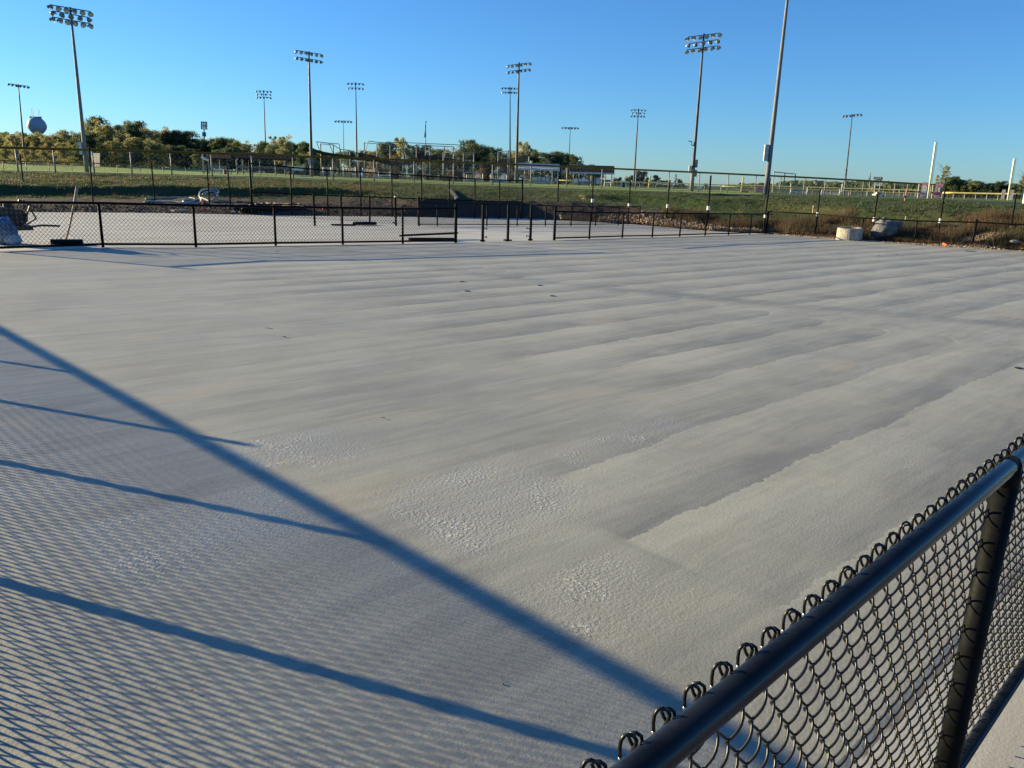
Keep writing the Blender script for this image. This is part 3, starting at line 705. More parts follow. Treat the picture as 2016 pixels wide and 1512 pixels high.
def mast(label, bx, by, tx, ty, rho, rows, hw, wpx, box=(), arm=False, yaw=0.0, lean_arm=0.0, pale=False):
    top = AT(tx, ty, rho); base = AT(bx, by, rho); base.y = base.y; base.z = min(base.z, terrain_z(base.x, base.y) if rho < 260 else base.z)
    t = thing('floodlight_mast', label, 'floodlight mast', base, group='floodlight masts round the ball fields')
    cc = ca(bx); r0 = M(wpx, rho) / 2 * cc * cc
    b = MB(); n = 8
    b.tube([base.lerp(top, i / n) for i in range(n + 1)], [r0 * (1 - 0.55 * i / n) for i in range(n + 1)], 12)
    b.build('pole', M_['pole' if pale else 'steelpole'], t, smooth=True)
    if rho < 110 and not pale:
        b = MB(); b.tube([base, base.lerp(top, 0.16)], [r0 * 1.12, r0 * 1.04], 12); b.build('concrete_base', M_['pole'], t, smooth=True)
    ax = Vector((math.cos(yaw), math.sin(yaw), 0)); w = M(hw, rho) * cc
    sc = w / 6.0 / 0.78
    for ri, (dy, cnt, wf) in enumerate(rows):
        c = AT(tx + (bx - tx) * (dy / max(1, (by - ty))), ty + dy, rho)
        b = MB(); tilt = Vector((0, 0, -lean_arm * w / 2))
        arm_a = c - ax * w * wf / 2 - tilt; arm_b = c + ax * w * wf / 2 + tilt
        b.tube([arm_a, arm_b], 0.045 * sc + 0.012, 6)
        ar = b.build('crossarm', M_['galv'], t)
        for i in range(cnt):
            f = i / (cnt - 1)
            p = arm_a.lerp(arm_b, f) + Vector((0, 0, -0.30 * sc))
            o = bpy.data.objects.new('floodlight', LM); col.objects.link(o); o.parent = t
            o.location = p - base; o.scale = (sc,) * 3
            yw = random.uniform(-0.9, 0.9) + (math.pi if (ri + len(label)) % 2 else 0) + yaw
            o.rotation_euler = (R(58 + random.uniform(-10, 10)), 0, yw)
            g = bpy.data.objects.new('lens', LG); col.objects.link(g); g.parent = o
    for (yy, side, ww, hh) in box:
        f = (by - yy) / (by - ty); c = AT(bx + (tx - bx) * f, yy, rho)
        b = MB(); b.box(c + Vector((side * (r0 + M(ww, rho) / 2 * 0.9), -r0 * 0.3, 0)), (M(ww, rho), M(ww, rho) * 0.6, M(hh, rho))); b.build('control_box', M_['fascia'] if side < 0 else M_['galv'], t)
    if arm:
        f = (by - 281) / (by - ty); c = AT(bx + (tx - bx) * f, 287, rho)
        b = MB(); b.tube([c, c + Vector((-M(7, rho), 0, M(1, rho))), c + Vector((-M(7, rho), 0, M(7, rho))), c + Vector((-M(13, rho), 0, M(8, rho)))], M(0.8, rho), 6); b.build('camera_arm', M_['vinyl'], t)
    return t
R3 = [(5, 6, 1.0), (18, 5, 0.92), (31, 6, 0.95)]
mast('pale floodlight mast with three rows of lamps at the top left', 170, 326, 138, 14, 75, [(2, 6, 1.0), (14, 5, 0.90), (26, 6, 0.95)], 72, 9, box=[(292, -1, 5, 20), (302, 1, 7, 8)], lean_arm=0.13, pale=True)
mast('small distant mast with one row of lamps at the far left above the water tower', 49, 318, 36, 166, 130, [(1, 6, 1.0)], 36, 4.6, lean_arm=0.10)
mast('distant mast with three short rows of lamps behind the left dugouts', 524, 330, 519, 177, 175, [(2, 5, 1.0), (8, 4, 0.9), (14, 5, 0.95)], 27, 3.2)
mast('dark mast with two rows of lamps left of centre', 614, 352, 608, 101, 93, [(2, 6, 1.0), (15, 6, 0.95)], 47, 6.6, box=[(318, -1, 3, 12)], lean_arm=0.12)
mast('mast with two rows of bright lamps behind the left backstop', 703, 340, 700, 162, 135, [(2, 5, 1.0), (11, 5, 0.95)], 28, 4.0)
mast('faint far mast with one lamp row between two nearer masts', 677, 330, 676, 237, 230, [(1, 6, 1.0)], 29, 2.0)
mast('slim mast left of a closely paired taller one at centre', 1004, 355, 1004, 171, 138, [(2, 6, 1.0), (10, 6, 0.95)], 28, 4.0)
mast('taller mast of the close pair at centre', 1016, 364, 1022, 123, 97, [(3, 6, 1.0), (15, 6, 0.95)], 41, 6.0, lean_arm=-0.14)
mast('faint far mast with one lamp row above the long dugout roof', 1118, 358, 1123, 250, 220, [(1, 6, 1.0)], 29, 2.4)
mast('mast with three short rows of lamps right of centre', 1247, 374, 1257, 214, 150, [(2, 5, 1.0), (8, 4, 0.9), (14, 5, 0.95)], 25, 3.8)
mast('tall mast with three lamp rows and a small camera arm', 1361, 378, 1386, 66, 75, [(3, 6, 1.0), (16, 5, 0.92), (28, 6, 0.98)], 58, 7.2, box=[(322, 1, 4, 14), (333, -1, 5, 12), (341, 1, 4, 12)], arm=True, lean_arm=-0.15)
mast('nearest and thickest pale mast, running out of the top of the picture', 1507, 386, 1556.5, -58, 51, [(3, 6, 1.0), (22, 6, 1.0)], 96, 10.5, box=[(301, -1, 7, 28)], pale=True)
mast('slim mast with one row of lamps at the right', 1661, 388, 1678, 225, 130, [(1, 6, 1.0)], 33, 3.8, box=[(370, -1, 4, 14)], lean_arm=-0.12)

# foul poles
def foul(label, bx, by, tx, ty, rho, w, mat='foul'):
    a = AT(bx, by, rho); c = AT(tx, ty, rho); a.z = min(a.z, terrain_z(a.x, a.y))
    t = thing('foul_pole', label, 'foul pole', a, group='foul poles on the outfield fences')
    w *= ca(bx) ** 2; b = MB(); b.tube([a, c], M(w, rho) * 0.27, 10); b.build('pole', M_[mat], t, smooth=True)
    b = MB(); e = a.lerp(c, 0.32); d = Vector((M(w, rho) * 0.6, 0.0, 0))
    b.tube([e + d, c + d], M(w, rho) * 0.06, 5)
    for k in range(14):
        q = e.lerp(c, k / 13); b.tube([q, q + d], M(w, rho) * 0.05, 4)
    b.build('wing_frame', M_[mat], t)
foul('tall pale yellow foul pole beside the pink banner', 1826, 394, 1842, 280, 74, 7)
foul('tall pale foul pole near the right edge', 1983, 399, 1997, 312, 84, 7)
foul('short yellow foul pole in front of the trees right of the dugouts', 1276, 373, 1280, 346, 106, 4, 'yellow')
foul('short yellow foul pole on the low fence at middle right', 1458, 383, 1463, 348, 106, 4, 'yellow')
foul('stub of a yellow foul pole left of the pale bleachers', 1555, 384, 1557.5, 361, 104, 4, 'yellow')

# ------------------------------------------------------------------ ball park furniture
def tz(x, y, rho):
    p = AT(x, y, rho); return p
def dugout(label, x0, x1, yr, ybase, rho, roof_px, post_xs, roofmat='roof', tilt=0.25, fascia=True, ends=False, benchx=None):
    c = AT((x0 + x1) / 2, ybase, rho); t = thing('dugout', label, 'dugout', c, group='dugouts beside the diamonds')
    L = M(x1 - x0, rho); h = M(ybase - yr, rho); D = 2.2
    A = AT(x0, ybase, rho); B = AT(x1, ybase, rho); ax = (B - A); ax.z = 0; ax.normalize(); nn = Vector((-ax.y, ax.x, 0))
    mid = (A + B) / 2; ang = math.atan2(ax.y, ax.x)
    th = M(roof_px, rho)
    b = MB(); b.box(mid + nn * D / 2 + Vector((0, 0, h + th / 2 + D * tilt * 0.5 - 0.1)), (L, D / math.cos(tilt), 0.12), rz=ang, rx=tilt); b.build('roof', M_[roofmat], t)
    if fascia:
        b = MB(); b.box(mid + nn * (-0.08) + Vector((0, 0, h + 0.02)), (L * 1.01, 0.05, 0.20), rz=ang); b.build('fascia', M_['fascia'], t)
        b = MB(); b.box(mid + nn * (D * 0.96) + Vector((0, 0, h + D * tilt + 0.12)), (L * 1.01, 0.05, 0.18), rz=ang); b.build('fascia', M_['fascia'], t)
    if ends:
        b = MB(); b.box(A + nn * D / 2 - ax * 0.03 + Vector((0, 0, h + th / 2 + D * tilt * 0.5 - 0.08)), (0.06, D / math.cos(tilt), 0.22), rz=ang, rx=tilt); b.build('end_board', M_['white'], t)
    for x in post_xs:
        p = AT(x, ybase, rho); b = MB(); b.tube([p - Vector((0, 0, 0.3)), Vector((p.x, p.y, mid.z + h))], 0.055, 6); b.build('post', M_['galv'], t)
        q = p + nn * (D - 0.3); b = MB(); b.tube([q - Vector((0, 0, 0.3)), Vector((q.x, q.y, mid.z + h + D * tilt))], 0.05, 6); b.build('post', M_['galv'], t)
    b = MB(); b.box(mid + nn * (D - 0.5) + Vector((0, 0, 0.45)), (L * 0.9, 0.35, 0.06), rz=ang); b.box(mid + nn * (D - 0.3) + Vector((0, 0, 0.8)), (L * 0.9, 0.05, 0.25), rz=ang)
    b.build('bench', M_['galv'], t)
    b = MB(); fabric(b, [(A, M(18, rho)), (B, M(18, rho))], 0.3, 0.006, 3, 2); b.build('mesh_screen', M_['galvwire'], t)
    return t
dugout('leftmost dugout, dark roof and a white end board', 402, 452, 317, 343, 92, 5, (402, 412, 434), ends=True, fascia=False, tilt=0.2)
dugout('long dark roofed dugout with a tilted white end board, left of the bleachers', 470, 577, 318, 345, 90, 5, (467, 479, 513, 543, 562), ends=True, fascia=False, tilt=0.28)
dugout('open dugout with two pale fascia bands and cream boards beneath', 1020, 1099, 336, 364, 96, 4, (1032, 1073, 1087, 1098), roofmat='fascia')
dugout('dugout with a broad dark grey roof at the end of the row', 1121, 1206, 343, 368, 98, 7, (1128, 1139, 1163, 1190, 1203), tilt=0.35)
for (x0, x1, y0, y1, rho, lab) in ((395.5, 411, 309, 317, 89, 'white board tilted down to the right on a dugout end'), ):
    a = AT(x0, y0, rho); c = AT(x1, y1 - 1, rho); b = MB(); m = (a + c) / 2
    t = thing('roof_end_board', lab, 'roof board', m); b.tube([a, c], 0.12, 4); b.build('board', M_['white'], t)
    for f in (0.15, 0.9):
        b = MB(); q = a.lerp(c, f); b.tube([Vector((q.x, q.y, q.z)), Vector((q.x, q.y, q.z - 1.75))], 0.05, 5); b.build('post', M_['galv'], t)
def panels(name, label, cat, rects, rho, mat, group=None, legs=True, rail=True):
    x0 = min(r[0] for r in rects); y1 = max(r[3] for r in rects); c = AT(x0, y1, rho)
    t = thing(name, label, cat, c, group=group)
    for (a0, b0, a1, b1, *mm) in rects:
        p = AT(a0, b1, rho); q = AT(a1, b1, rho); w = (q - p); w.z = 0; L = w.length; ang = math.atan2(w.y, w.x); h = M(b1 - b0, rho)
        b = MB(); b.box((p + q) / 2 + Vector((0, 0, h / 2)), (L, 0.08, h), rz=ang); b.build('panel', M_[mm[0] if mm else mat], t)
        if legs:
            b = MB()
            for e in (p, q): b.tube([e + Vector((0, 0.06, h)), e + Vector((0, 0.06, -0.5))], 0.035, 5)
            b.build('leg', M_['galv'], t)
    return t
panels('bench_boards', 'row of cream boards and benches under the open dugout', 'benches', [(1047, 349, 1058, 356), (1060, 348, 1064, 357), (1066, 349, 1073, 356), (1074, 350, 1081, 357, ), (1083, 355, 1088, 359), (1093, 353, 1099, 358), (1049, 358, 1088, 360), (1054, 361.5, 1084, 363)], 95, 'cream')
panels('bench_boards', 'pale boards leaning under the dark roofed dugout at the right', 'benches', [(1130, 352, 1137, 360, 'plate'), (1139, 353, 1158, 357, 'plate'), (1160, 356, 1172, 362, 'grey'), (1174, 352.5, 1185, 362, 'cream'), (1142, 359, 1156, 363, 'grey')], 97, 'cream')
panels('score_table', 'white table under the leftmost dugout roof', 'table', [(421, 333.5, 455, 335.5), (430, 342, 454, 344)], 88, 'white')
panels('bleacher_sign', 'white signboards over a low seat beside the long dugout', 'sign', [(565, 327.5, 600, 330), (578, 331, 598, 336, 'plate'), (578, 346, 609, 349.5, 'white')], 88, 'white')
panels('park_sign', 'tall white sign on the right wheeled stand at centre', 'sign', [(986, 345, 992, 352, 'plate')], 90, 'white')
panels('field_sign', 'small white sign on the low fence right of the camera mast', 'sign', [(1372, 366, 1382, 370, 'plate'), (1375, 370, 1379, 372, 'plate')], 92, 'plate')
panels('banner', 'pink and white banner on the low fence left of the thick mast', 'banner', [(1487.5, 370, 1503, 379, 'pink'), (1491, 372, 1499, 376, 'white'), (1487, 380, 1503, 381.5, 'white')], 94, 'pink')
panels('banner', 'low orange red banner with a white middle lying at the fence foot', 'banner', [(1459, 376, 1473, 381.5, 'orange'), (1463, 378, 1470, 380.5, 'white')], 93, 'orange')
panels('field_sign', 'pair of small cream and dark boards on the fence right of the dugouts', 'sign', [(1222, 360, 1225, 369, 'cream'), (1226, 360, 1229, 369, 'roof'), (1230, 361, 1234, 369, 'cream')], 96, 'cream')
def flat_front(mbx, a0, b0, a1, b1, rho, thick=0.03):
    p = AT(a0, b1, rho); q = AT(a1, b1, rho); w = (q - p); w.z = 0; ang = math.atan2(w.y, w.x); h = M(b1 - b0, rho)
    mbx.box((p + q) / 2 + Vector((0, 0, h / 2)), (w.length, thick, h), rz=ang)
def banner(label, x0, x1, y0, y1, rho, blocks, postx):
    c = AT(x0, y1, rho); t = thing('field_banner', label, 'banner', c, group='banners hung on the outfield fence')
    b = MB(); flat_front(b, x0, y0, x1, y1, rho); b.build('sheet', M_['pink'], t)
    for (a0, b0, a1, b1, mt) in blocks:
        b = MB(); flat_front(b, a0, b0, a1, b1, rho - 0.04, 0.02); b.build('printed_block', M_[mt], t)
    for px in postx:
        a = AT(px, y0 - 2, rho + 0.1); e = AT(px - 3.5, y1 + 6, rho + 0.1); b = MB(); b.tube([e, a], 0.07, 6); b.build('post', M_['galv'], t)
banner('faded pink banner with a pale oval and printed block, left of the foul pole', 1811, 1828, 364, 387, 78, [(1815, 368, 1824, 377, 'fascia'), (1815, 377.5, 1823, 386, 'grey'), (1818, 365.5, 1822, 367.5, 'white')], (1810,))
banner('faded pink and grey banner with printed stripes, right of the foul pole', 1838, 1853, 366, 389, 79, [(1840, 368, 1845, 378, 'grey'), (1839, 379.5, 1848, 381, 'red'), (1839, 383.5, 1851, 386, 'grey'), (1846, 370, 1850, 378, 'fascia')], (1837.5, 1854.5))
panels('banner', 'grey banner hung beside the right foul pole', 'banner', [(1972, 377, 1977, 392, 'grey'), (1987, 378, 1993, 394, 'grey')], 82, 'grey')
# scoreboard
t = thing('scoreboard', 'white scoreboard with a green header far off at the right', 'scoreboard', AT(1728, 366, 125))
b = MB(); flat_front(b, 1720, 352.5, 1736, 365.5, 125, 0.2); b.build('board', M_['white'], t)
b = MB(); flat_front(b, 1719.5, 349, 1737, 352.5, 125, 0.3); b.build('header', M_['green'], t)
b = MB()
for i in range(4): flat_front(b, 1722 + i * 3.4, 350, 1724.4 + i * 3.4, 351.6, 124.8, 0.02)
b.build('header_lettering', M_['white'], t)
b = MB()
for (a, c, d, e) in ((1721.5, 354, 1724, 356), (1727, 354, 1729, 356), (1732, 354, 1734.5, 356), (1722, 358, 1734, 359.5), (1725, 361, 1731, 362.5)): flat_front(b, a, c, d, e, 124.8, 0.02)
b.build('score_window', M_['green'], t)
b = MB()
for x in (1723, 1733): b.tube([AT(x, 365, 125), AT(x - 1.5, 380, 125)], 0.1, 6)
b.build('posts', M_['galv'], t)
# red bins
for (x, y, h, rho, lab) in ((443.5, 344, 8, 87, 'dark red bin beside the white table at the left dugout'), (1091.5, 367, 7, 94, 'dark red bin at the end of the open dugout')):
    p = AT(x, y, rho); t = thing('litter_bin', lab, 'bin', p, group='red bins by the dugouts'); w = M(3, rho)
    b = MB(); b.tube([p, p + Vector((0, 0, M(h, rho)))], [w * 0.85, w], 12); b.build('bin_body', M_['red'], t)
    b = MB(); b.tube([p + Vector((0, 0, M(h, rho))), p + Vector((0, 0, M(h + 1, rho)))], w * 1.12, 12); b.build('lid', M_['red'], t)
# bleachers
def bleacher(label, x0, x1, y0, y1, rho, mat='galv', steps=4, rails=True):
    c = AT(x0, y1, rho); t = thing('bleacher', label, 'bleachers', c, group='bleachers round the diamonds')
    A = AT(x0, y1, rho); B = AT(x1, y1, rho); ax = (B - A); ax.z = 0; L = ax.length; ax.normalize(); nn = Vector((-ax.y, ax.x, 0)); ang = math.atan2(ax.y, ax.x); h = M(y1 - y0, rho)
    for s in range(steps):
        b = MB(); b.box((A + B) / 2 + nn * 0.5 * s + Vector((0, 0, h * 0.55 * (s + 1) / steps)), (L, 0.28, 0.06), rz=ang); b.build('seat_plank', M_[mat], t)
    for e in (A, B):
        b = MB(); b.tube([e, e + Vector((0, 0, h * 0.5)), e + nn * 0.5 * steps + Vector((0, 0, h)), e + nn * 0.5 * steps], 0.05, 5)
        b.tube([e + Vector((0, 0, h * 0.25)), e + nn * 0.5 * steps + Vector((0, 0, h * 0.7))], 0.04, 5); b.build('side_rail', M_['white'], t)
    b = MB(); b.tube([A + nn * 0.5 * steps + Vector((0, 0, h)), B + nn * 0.5 * steps + Vector((0, 0, h))], 0.04, 5)
    for k in range(8):
        q = A.lerp(B, k / 7) + nn * 0.5 * steps; b.tube([q + Vector((0, 0, h * 0.5)), q + Vector((0, 0, h))], 0.02, 4)
    b.build('back_rail', M_['galv'], t)
bleacher('small bleachers with white zigzag handrails right of the dark mast', 636, 652, 331, 349, 86)
bleacher('bleachers with bright white handrails below the left backstop', 676, 700, 331, 350, 86)
bleacher('grey bleachers with a long sloping handrail at the middle left', 714, 738, 333, 352, 86)
bleacher('low bleachers with white seats between the two backstops', 745, 768, 340, 353, 85, 'white', 2)
bleacher('white slatted seat unit under a pipe frame at centre left', 918, 950, 345, 359, 88, 'cream', 3)
bleacher('white slatted seat unit on wheels under a pipe frame at centre', 966, 997, 346, 362, 88, 'white', 3)
bleacher('cream slatted bleachers on the right field beside the thick mast', 1555, 1588, 372, 385, 98, 'cream', 5)
bleacher('pale slatted bleachers on the right field left of the slim mast', 1616, 1652, 375, 387, 98, 'cream', 5)
# pipe frames over the seat units
for (x0, x1, y0, y1, lab) in ((914, 951, 339.5, 359, 'thin pipe frame standing over the left seat unit'), (965, 998, 341, 362, 'thin pipe frame standing over the right seat unit')):
    t = thing('pipe_frame', lab, 'frame', AT(x0, y1, 89), group='pipe frames over the seat units')
    b = MB(); b.tube([AT(x0, y1, 89), AT(x0, y0 + 2, 89), AT(x0 + 3, y0, 89), AT(x1 - 2, y0, 89), AT(x1, y0 + 2, 89), AT(x1, y1, 89)], 0.045, 6); b.build('frame', M_['galv'], t)
    b = MB(); flat_front(b, x0 + 23, 343, x0 + 30, 348, 88.8, 0.03); b.build('white_panel', M_['plate'], t)
# backstops
def backstop(label, xs, yts, yb, rho, mids=(), canopy=None, screen=None, W=0.34):
    pts = []; hs = []
    for x, yt in zip(xs, yts):
        top = AT(x, yt, rho); base = AT(x, interp(yb, x), rho); pts.append(Vector((top.x, top.y, base.z))); hs.append(top.z - base.z)
    t = fence('backstop', label, pts, hs, rails=tuple(mids) + (1.0,), W=W, wire=0.0065, per=2, post_r=0.065, rail_r=0.04, mats=('galv', 'galvwire'), cat='backstop')
    if canopy:
        b = MB()
        for (a, c) in zip(canopy, canopy[1:]): b.tube([AT(a[0], a[1], rho - 1.6), AT(c[0], c[1], rho - 1.6)], 0.045, 5)
        for a in canopy:
            j = min(range(len(xs)), key=lambda i: abs(xs[i] - a[0])); b.tube([AT(a[0], a[1], rho - 1.6), pts[j] + Vector((0, 0, hs[j] * 0.72))], 0.04, 5)
        b.build('canopy_frame', M_['galv'], t)
    if screen:
        (xa, ya0, ya1), (xc, yc0, yc1) = screen
        a0, a1, c0_, c1_ = AT(xa, ya0, rho + .2), AT(xa, ya1, rho + .2), AT(xc, yc0, rho + .2), AT(xc, yc1, rho + .2)
        b = MB(); n = int(M(abs(ya1 - ya0), rho) / 0.075)
        for k in range(n): b.tube([a0.lerp(a1, k / n), c0_.lerp(c1_, k / n)], 0.016, 4)
        b.build('wind_screen', M_['net'], t)
    return t
BY = [(600, 350), (1050, 366)]
backstop('tall pipe backstop with an overhanging canopy, left one above the bleachers', [631, 656, 670, 689, 705], [283, 285, 294, 296, 302], BY, 95, (0.33, 0.62), [(623, 279), (648, 282), (668, 283.5)])
backstop('wide pipe backstop with overhanging canopy behind the flagpole', [717, 742, 768, 793, 820, 847, 875, 893], [281, 283, 284, 300, 285, 287, 288, 289], BY, 99, (0.33, 0.55), [(726, 278), (752, 281), (800, 281), (846, 283), (882, 284.5), (901, 285)], ((764, 318, 350), (900, 320, 356)))
backstop('dark screened side panel between the centre seat units and the flagpole', [873, 913, 933], [300, 300, 300], BY, 93, (0.4,), None, ((874, 318, 358), (933, 320, 360)))
backstop('dark screened backstop behind the centre pair of masts', [981, 1001, 1016, 1042], [299, 297, 298, 308], BY, 100, (0.35, 0.8), None, ((981, 330, 362), (1042, 312, 345)))
# black nets slung in shallow curves
def net(label, pts, rho, th):
    P = [AT(x, y, rho) for x, y in pts]; t = thing('slung_net', label, 'netting', P[0], group='slung nets over the spectator area')
    b = MB()
    for k in range(7):
        off = Vector((0, 0.5 * k / 6 + 0.0, -th * k / 6)); b.tube([p + off for p in P], 0.045, 5)
    b.build('net', M_['net'], t)
net('dark net slung from the mast down to the left backstop', [(618, 294), (640, 300), (665, 304), (700, 309), (740, 312), (764, 314)], 92, 0.3)
net('dark net sagging behind the wide backstop', [(700, 300), (730, 305), (770, 318), (790, 316), (825, 309), (860, 305)], 97, 0.55)
net('dark net hanging between the centre backstops', [(833, 307), (860, 309), (895, 314), (935, 319), (965, 320), (1000, 314), (1040, 306)], 98, 0.6)
# goal frame, flags
t = thing('practice_frame', 'tall three post practice frame on the far right field', 'frame', AT(1520, 385, 112))
b = MB(); b.tube([AT(1520, 384, 112), AT(1524, 337, 112)], 0.07, 6); b.tube([AT(1541, 385, 112), AT(1545.5, 340, 112)], 0.07, 6); b.tube([AT(1562, 386, 112), AT(1566.5, 340, 112)], 0.07, 6)
b.build('posts', M_['galv'], t); b = MB(); b.tube([AT(1523.7, 338.5, 112), AT(1566, 342.5, 112)], 0.06, 6); b.build('crossbar', M_['galv'], t)
for (bx, by, ty, rho, lab, fh_) in ((837.5, 357, 240, 110, 'tall flagpole with a limp dark flag at centre', 22), (1711, 378, 341, 150, 'small distant flagpole with a dark flag left of the scoreboard', 8)):
    a = AT(bx, by, rho); c = AT(bx + (0.7 if fh_ > 10 else 3), ty, rho); t = thing('flagpole', lab, 'flagpole', a, group='flagpoles')
    b = MB(); b.tube([a, c], [0.085, 0.045], 8); b.build('pole', M_['galv'], t)
    b = MB(); b.ball(c, (0.12,) * 3, 8, 5); b.build('finial', M_['galv'], t)
    b = MB(); h = M(fh_, rho); w = M(2.4, rho); n = 10; vs = []
    for i in range(n + 1):
        for j in range(4):
            f = i / n; vs.append(c + Vector((-w * j / 3 * (0.6 + 0.5 * f), 0.12 * math.sin(j * 2.2 + f * 5), -0.2 - h * f - 0.1 * j)))
    b.add(vs, [(i * 4 + j, i * 4 + j + 1, (i + 1) * 4 + j + 1, (i + 1) * 4 + j) for i in range(n) for j in range(3)]); b.build('flag', M_['flag'], t)
# round topped board on a post
t = thing('backboard', 'grey round topped board beside the flagpole', 'board', AT(833.5, 356, 104))
b = MB(); c = AT(833.5, 316, 104); vs = [c + Vector((M(5, 104) * math.cos(math.pi * k / 12), dy, M(7, 104) * math.sin(math.pi * k / 12))) for dy in (0, 0.06) for k in range(13)]
b.add(vs, [tuple(range(13)), tuple(range(25, 12, -1))] + [(k, k + 13, k + 14, k + 1) for k in range(12)]); b.build('board', M_['grey'], t)
b = MB(); b.tube([AT(833.5, 356, 104), AT(833.5, 312, 104.1)], 0.07, 6); b.build('post', M_['galv'], t)
# equipment cabinet beyond the left mast
t = thing('lattice_screen', 'pale lattice screen standing beside the pale left mast', 'fence panel', AT(189, 328, 100))
b = MB(); b.tube([AT(181, 328, 100), AT(181, 301, 100), AT(197, 301, 100), AT(197, 328, 100)], 0.05, 5); b.build('frame', M_['galv'], t)
b = MB()
for k in range(16): b.tube([AT(181 + k, 328, 100), AT(181 + k, 301, 100)], 0.018, 4)
b.build('lattice', M_['galvwire'], t)
# cream car
t = thing('parked_car', 'small cream car parked behind the low fence right of the scoreboard', 'car', AT(1733, 389, 101))
c = AT(1733, 388.5, 101); L = M(17, 101); b = MB()
prof = [(-.5, .18), (-.5, .45), (-.38, .55), (-.22, .85), (.12, .9), (.30, .58), (.47, .48), (.5, .18)]
vs = [c + Vector((x * L, y, z * M(8, 101) + 0.1)) for y in (0, 0.9) for x, z in prof]; n = len(prof)
b.add(vs, [tuple(range(n)), tuple(range(2 * n - 1, n - 1, -1))] + [(k, k + n, (k + 1) % n + n, (k + 1) % n) for k in range(n)]); b.build('body', M_['carbody'], t)
b = MB(); b.box(c + Vector((-0.02 * L, -0.01, 0.75 * M(8, 101) + 0.08)), (0.3 * L, 0.02, 0.12)); b.build('window', M_['darkglass'], t)
for sx in (-0.3, 0.3):
    b = MB(); b.tube([c + Vector((sx * L, -0.02, 0.1)), c + Vector((sx * L, 0.12, 0.1))], 0.13, 12); b.build('wheel', M_['rubber'], t)

# ------------------------------------------------------------------ water tower, cell tower
t = thing('water_tower', 'pale blue round water tower rising over the trees at far left', 'water tower', AT(72, 330, 620))
c = AT(72.5, 247, 620); rx = M(19.5, 620) * ca(72) ** 2; b = MB()
prof = [(0.0, 1.0), (0.35, 0.93), (0.65, 0.74), (0.86, 0.45), (0.98, 0.1), (1.0, -0.12), (0.93, -0.38), (0.72, -0.72), (0.42, -1.02), (0.26, -1.25), (0.2, -1.6), (0.19, -5.0), (0.3, -5.6)]
n = 28; rz_ = M(15.5, 620) * ca(72)
vs = [c + Vector((rx * r * math.cos(2 * math.pi * k / n), rx * r * math.sin(2 * math.pi * k / n), rz_ * z)) for r, z in prof for k in range(n)]
b.add(vs, [(i * n + k, (i + 1) * n + k, (i + 1) * n + (k + 1) % n, i * n + (k + 1) % n) for i in range(len(prof) - 1) for k in range(n)]); b.build('tank', M_['tower'], t, smooth=True)
b = MB()
for dx, h in ((-11, 8), (-8, 24), (-5, 23), (4, 3), (6, 24), (9, 22), (12, 7)):
    q = c + Vector((M(dx, 620) * 0.75, 0, rz_ * 0.85)); b.tube([q - Vector((0, 0, 3)), q + Vector((0, 0, M(h, 620) * 0.62))], 0.16, 4)
for dx in (-10, -2, 2, 9): b.box(c + Vector((M(dx, 620) * 0.75, 0, rz_ * 0.93)), (1.6, 1, 1.0))
b.build('antenna', M_['galv'], t)
t = thing('cell_tower', 'slender cell tower with an antenna crown above the tree line', 'cell tower', AT(402, 330, 420))
b = MB(); b.tube([AT(403, 330, 420), AT(401.5, 240, 420)], [0.5, 0.28], 8); b.build('mast', M_['galv'], t)
for yy, w in ((241, 4.5), (248, 4.5), (262, 2.5)):
    b = MB(); q = AT(401.8, yy, 420)
    for k in range(9):
        a = 2 * math.pi * k / 9; b.box(q + Vector((M(w, 420) * math.cos(a), M(w, 420) * math.sin(a), -0.6)), (0.35, 0.35, 2.0))
    b.tube([q + Vector((M(w, 420) * math.cos(2 * math.pi * k / 12), M(w, 420) * math.sin(2 * math.pi * k / 12), 0)) for k in range(12)], 0.12, 4, closed=True)
    b.build('antenna_ring', M_['galv'], t)

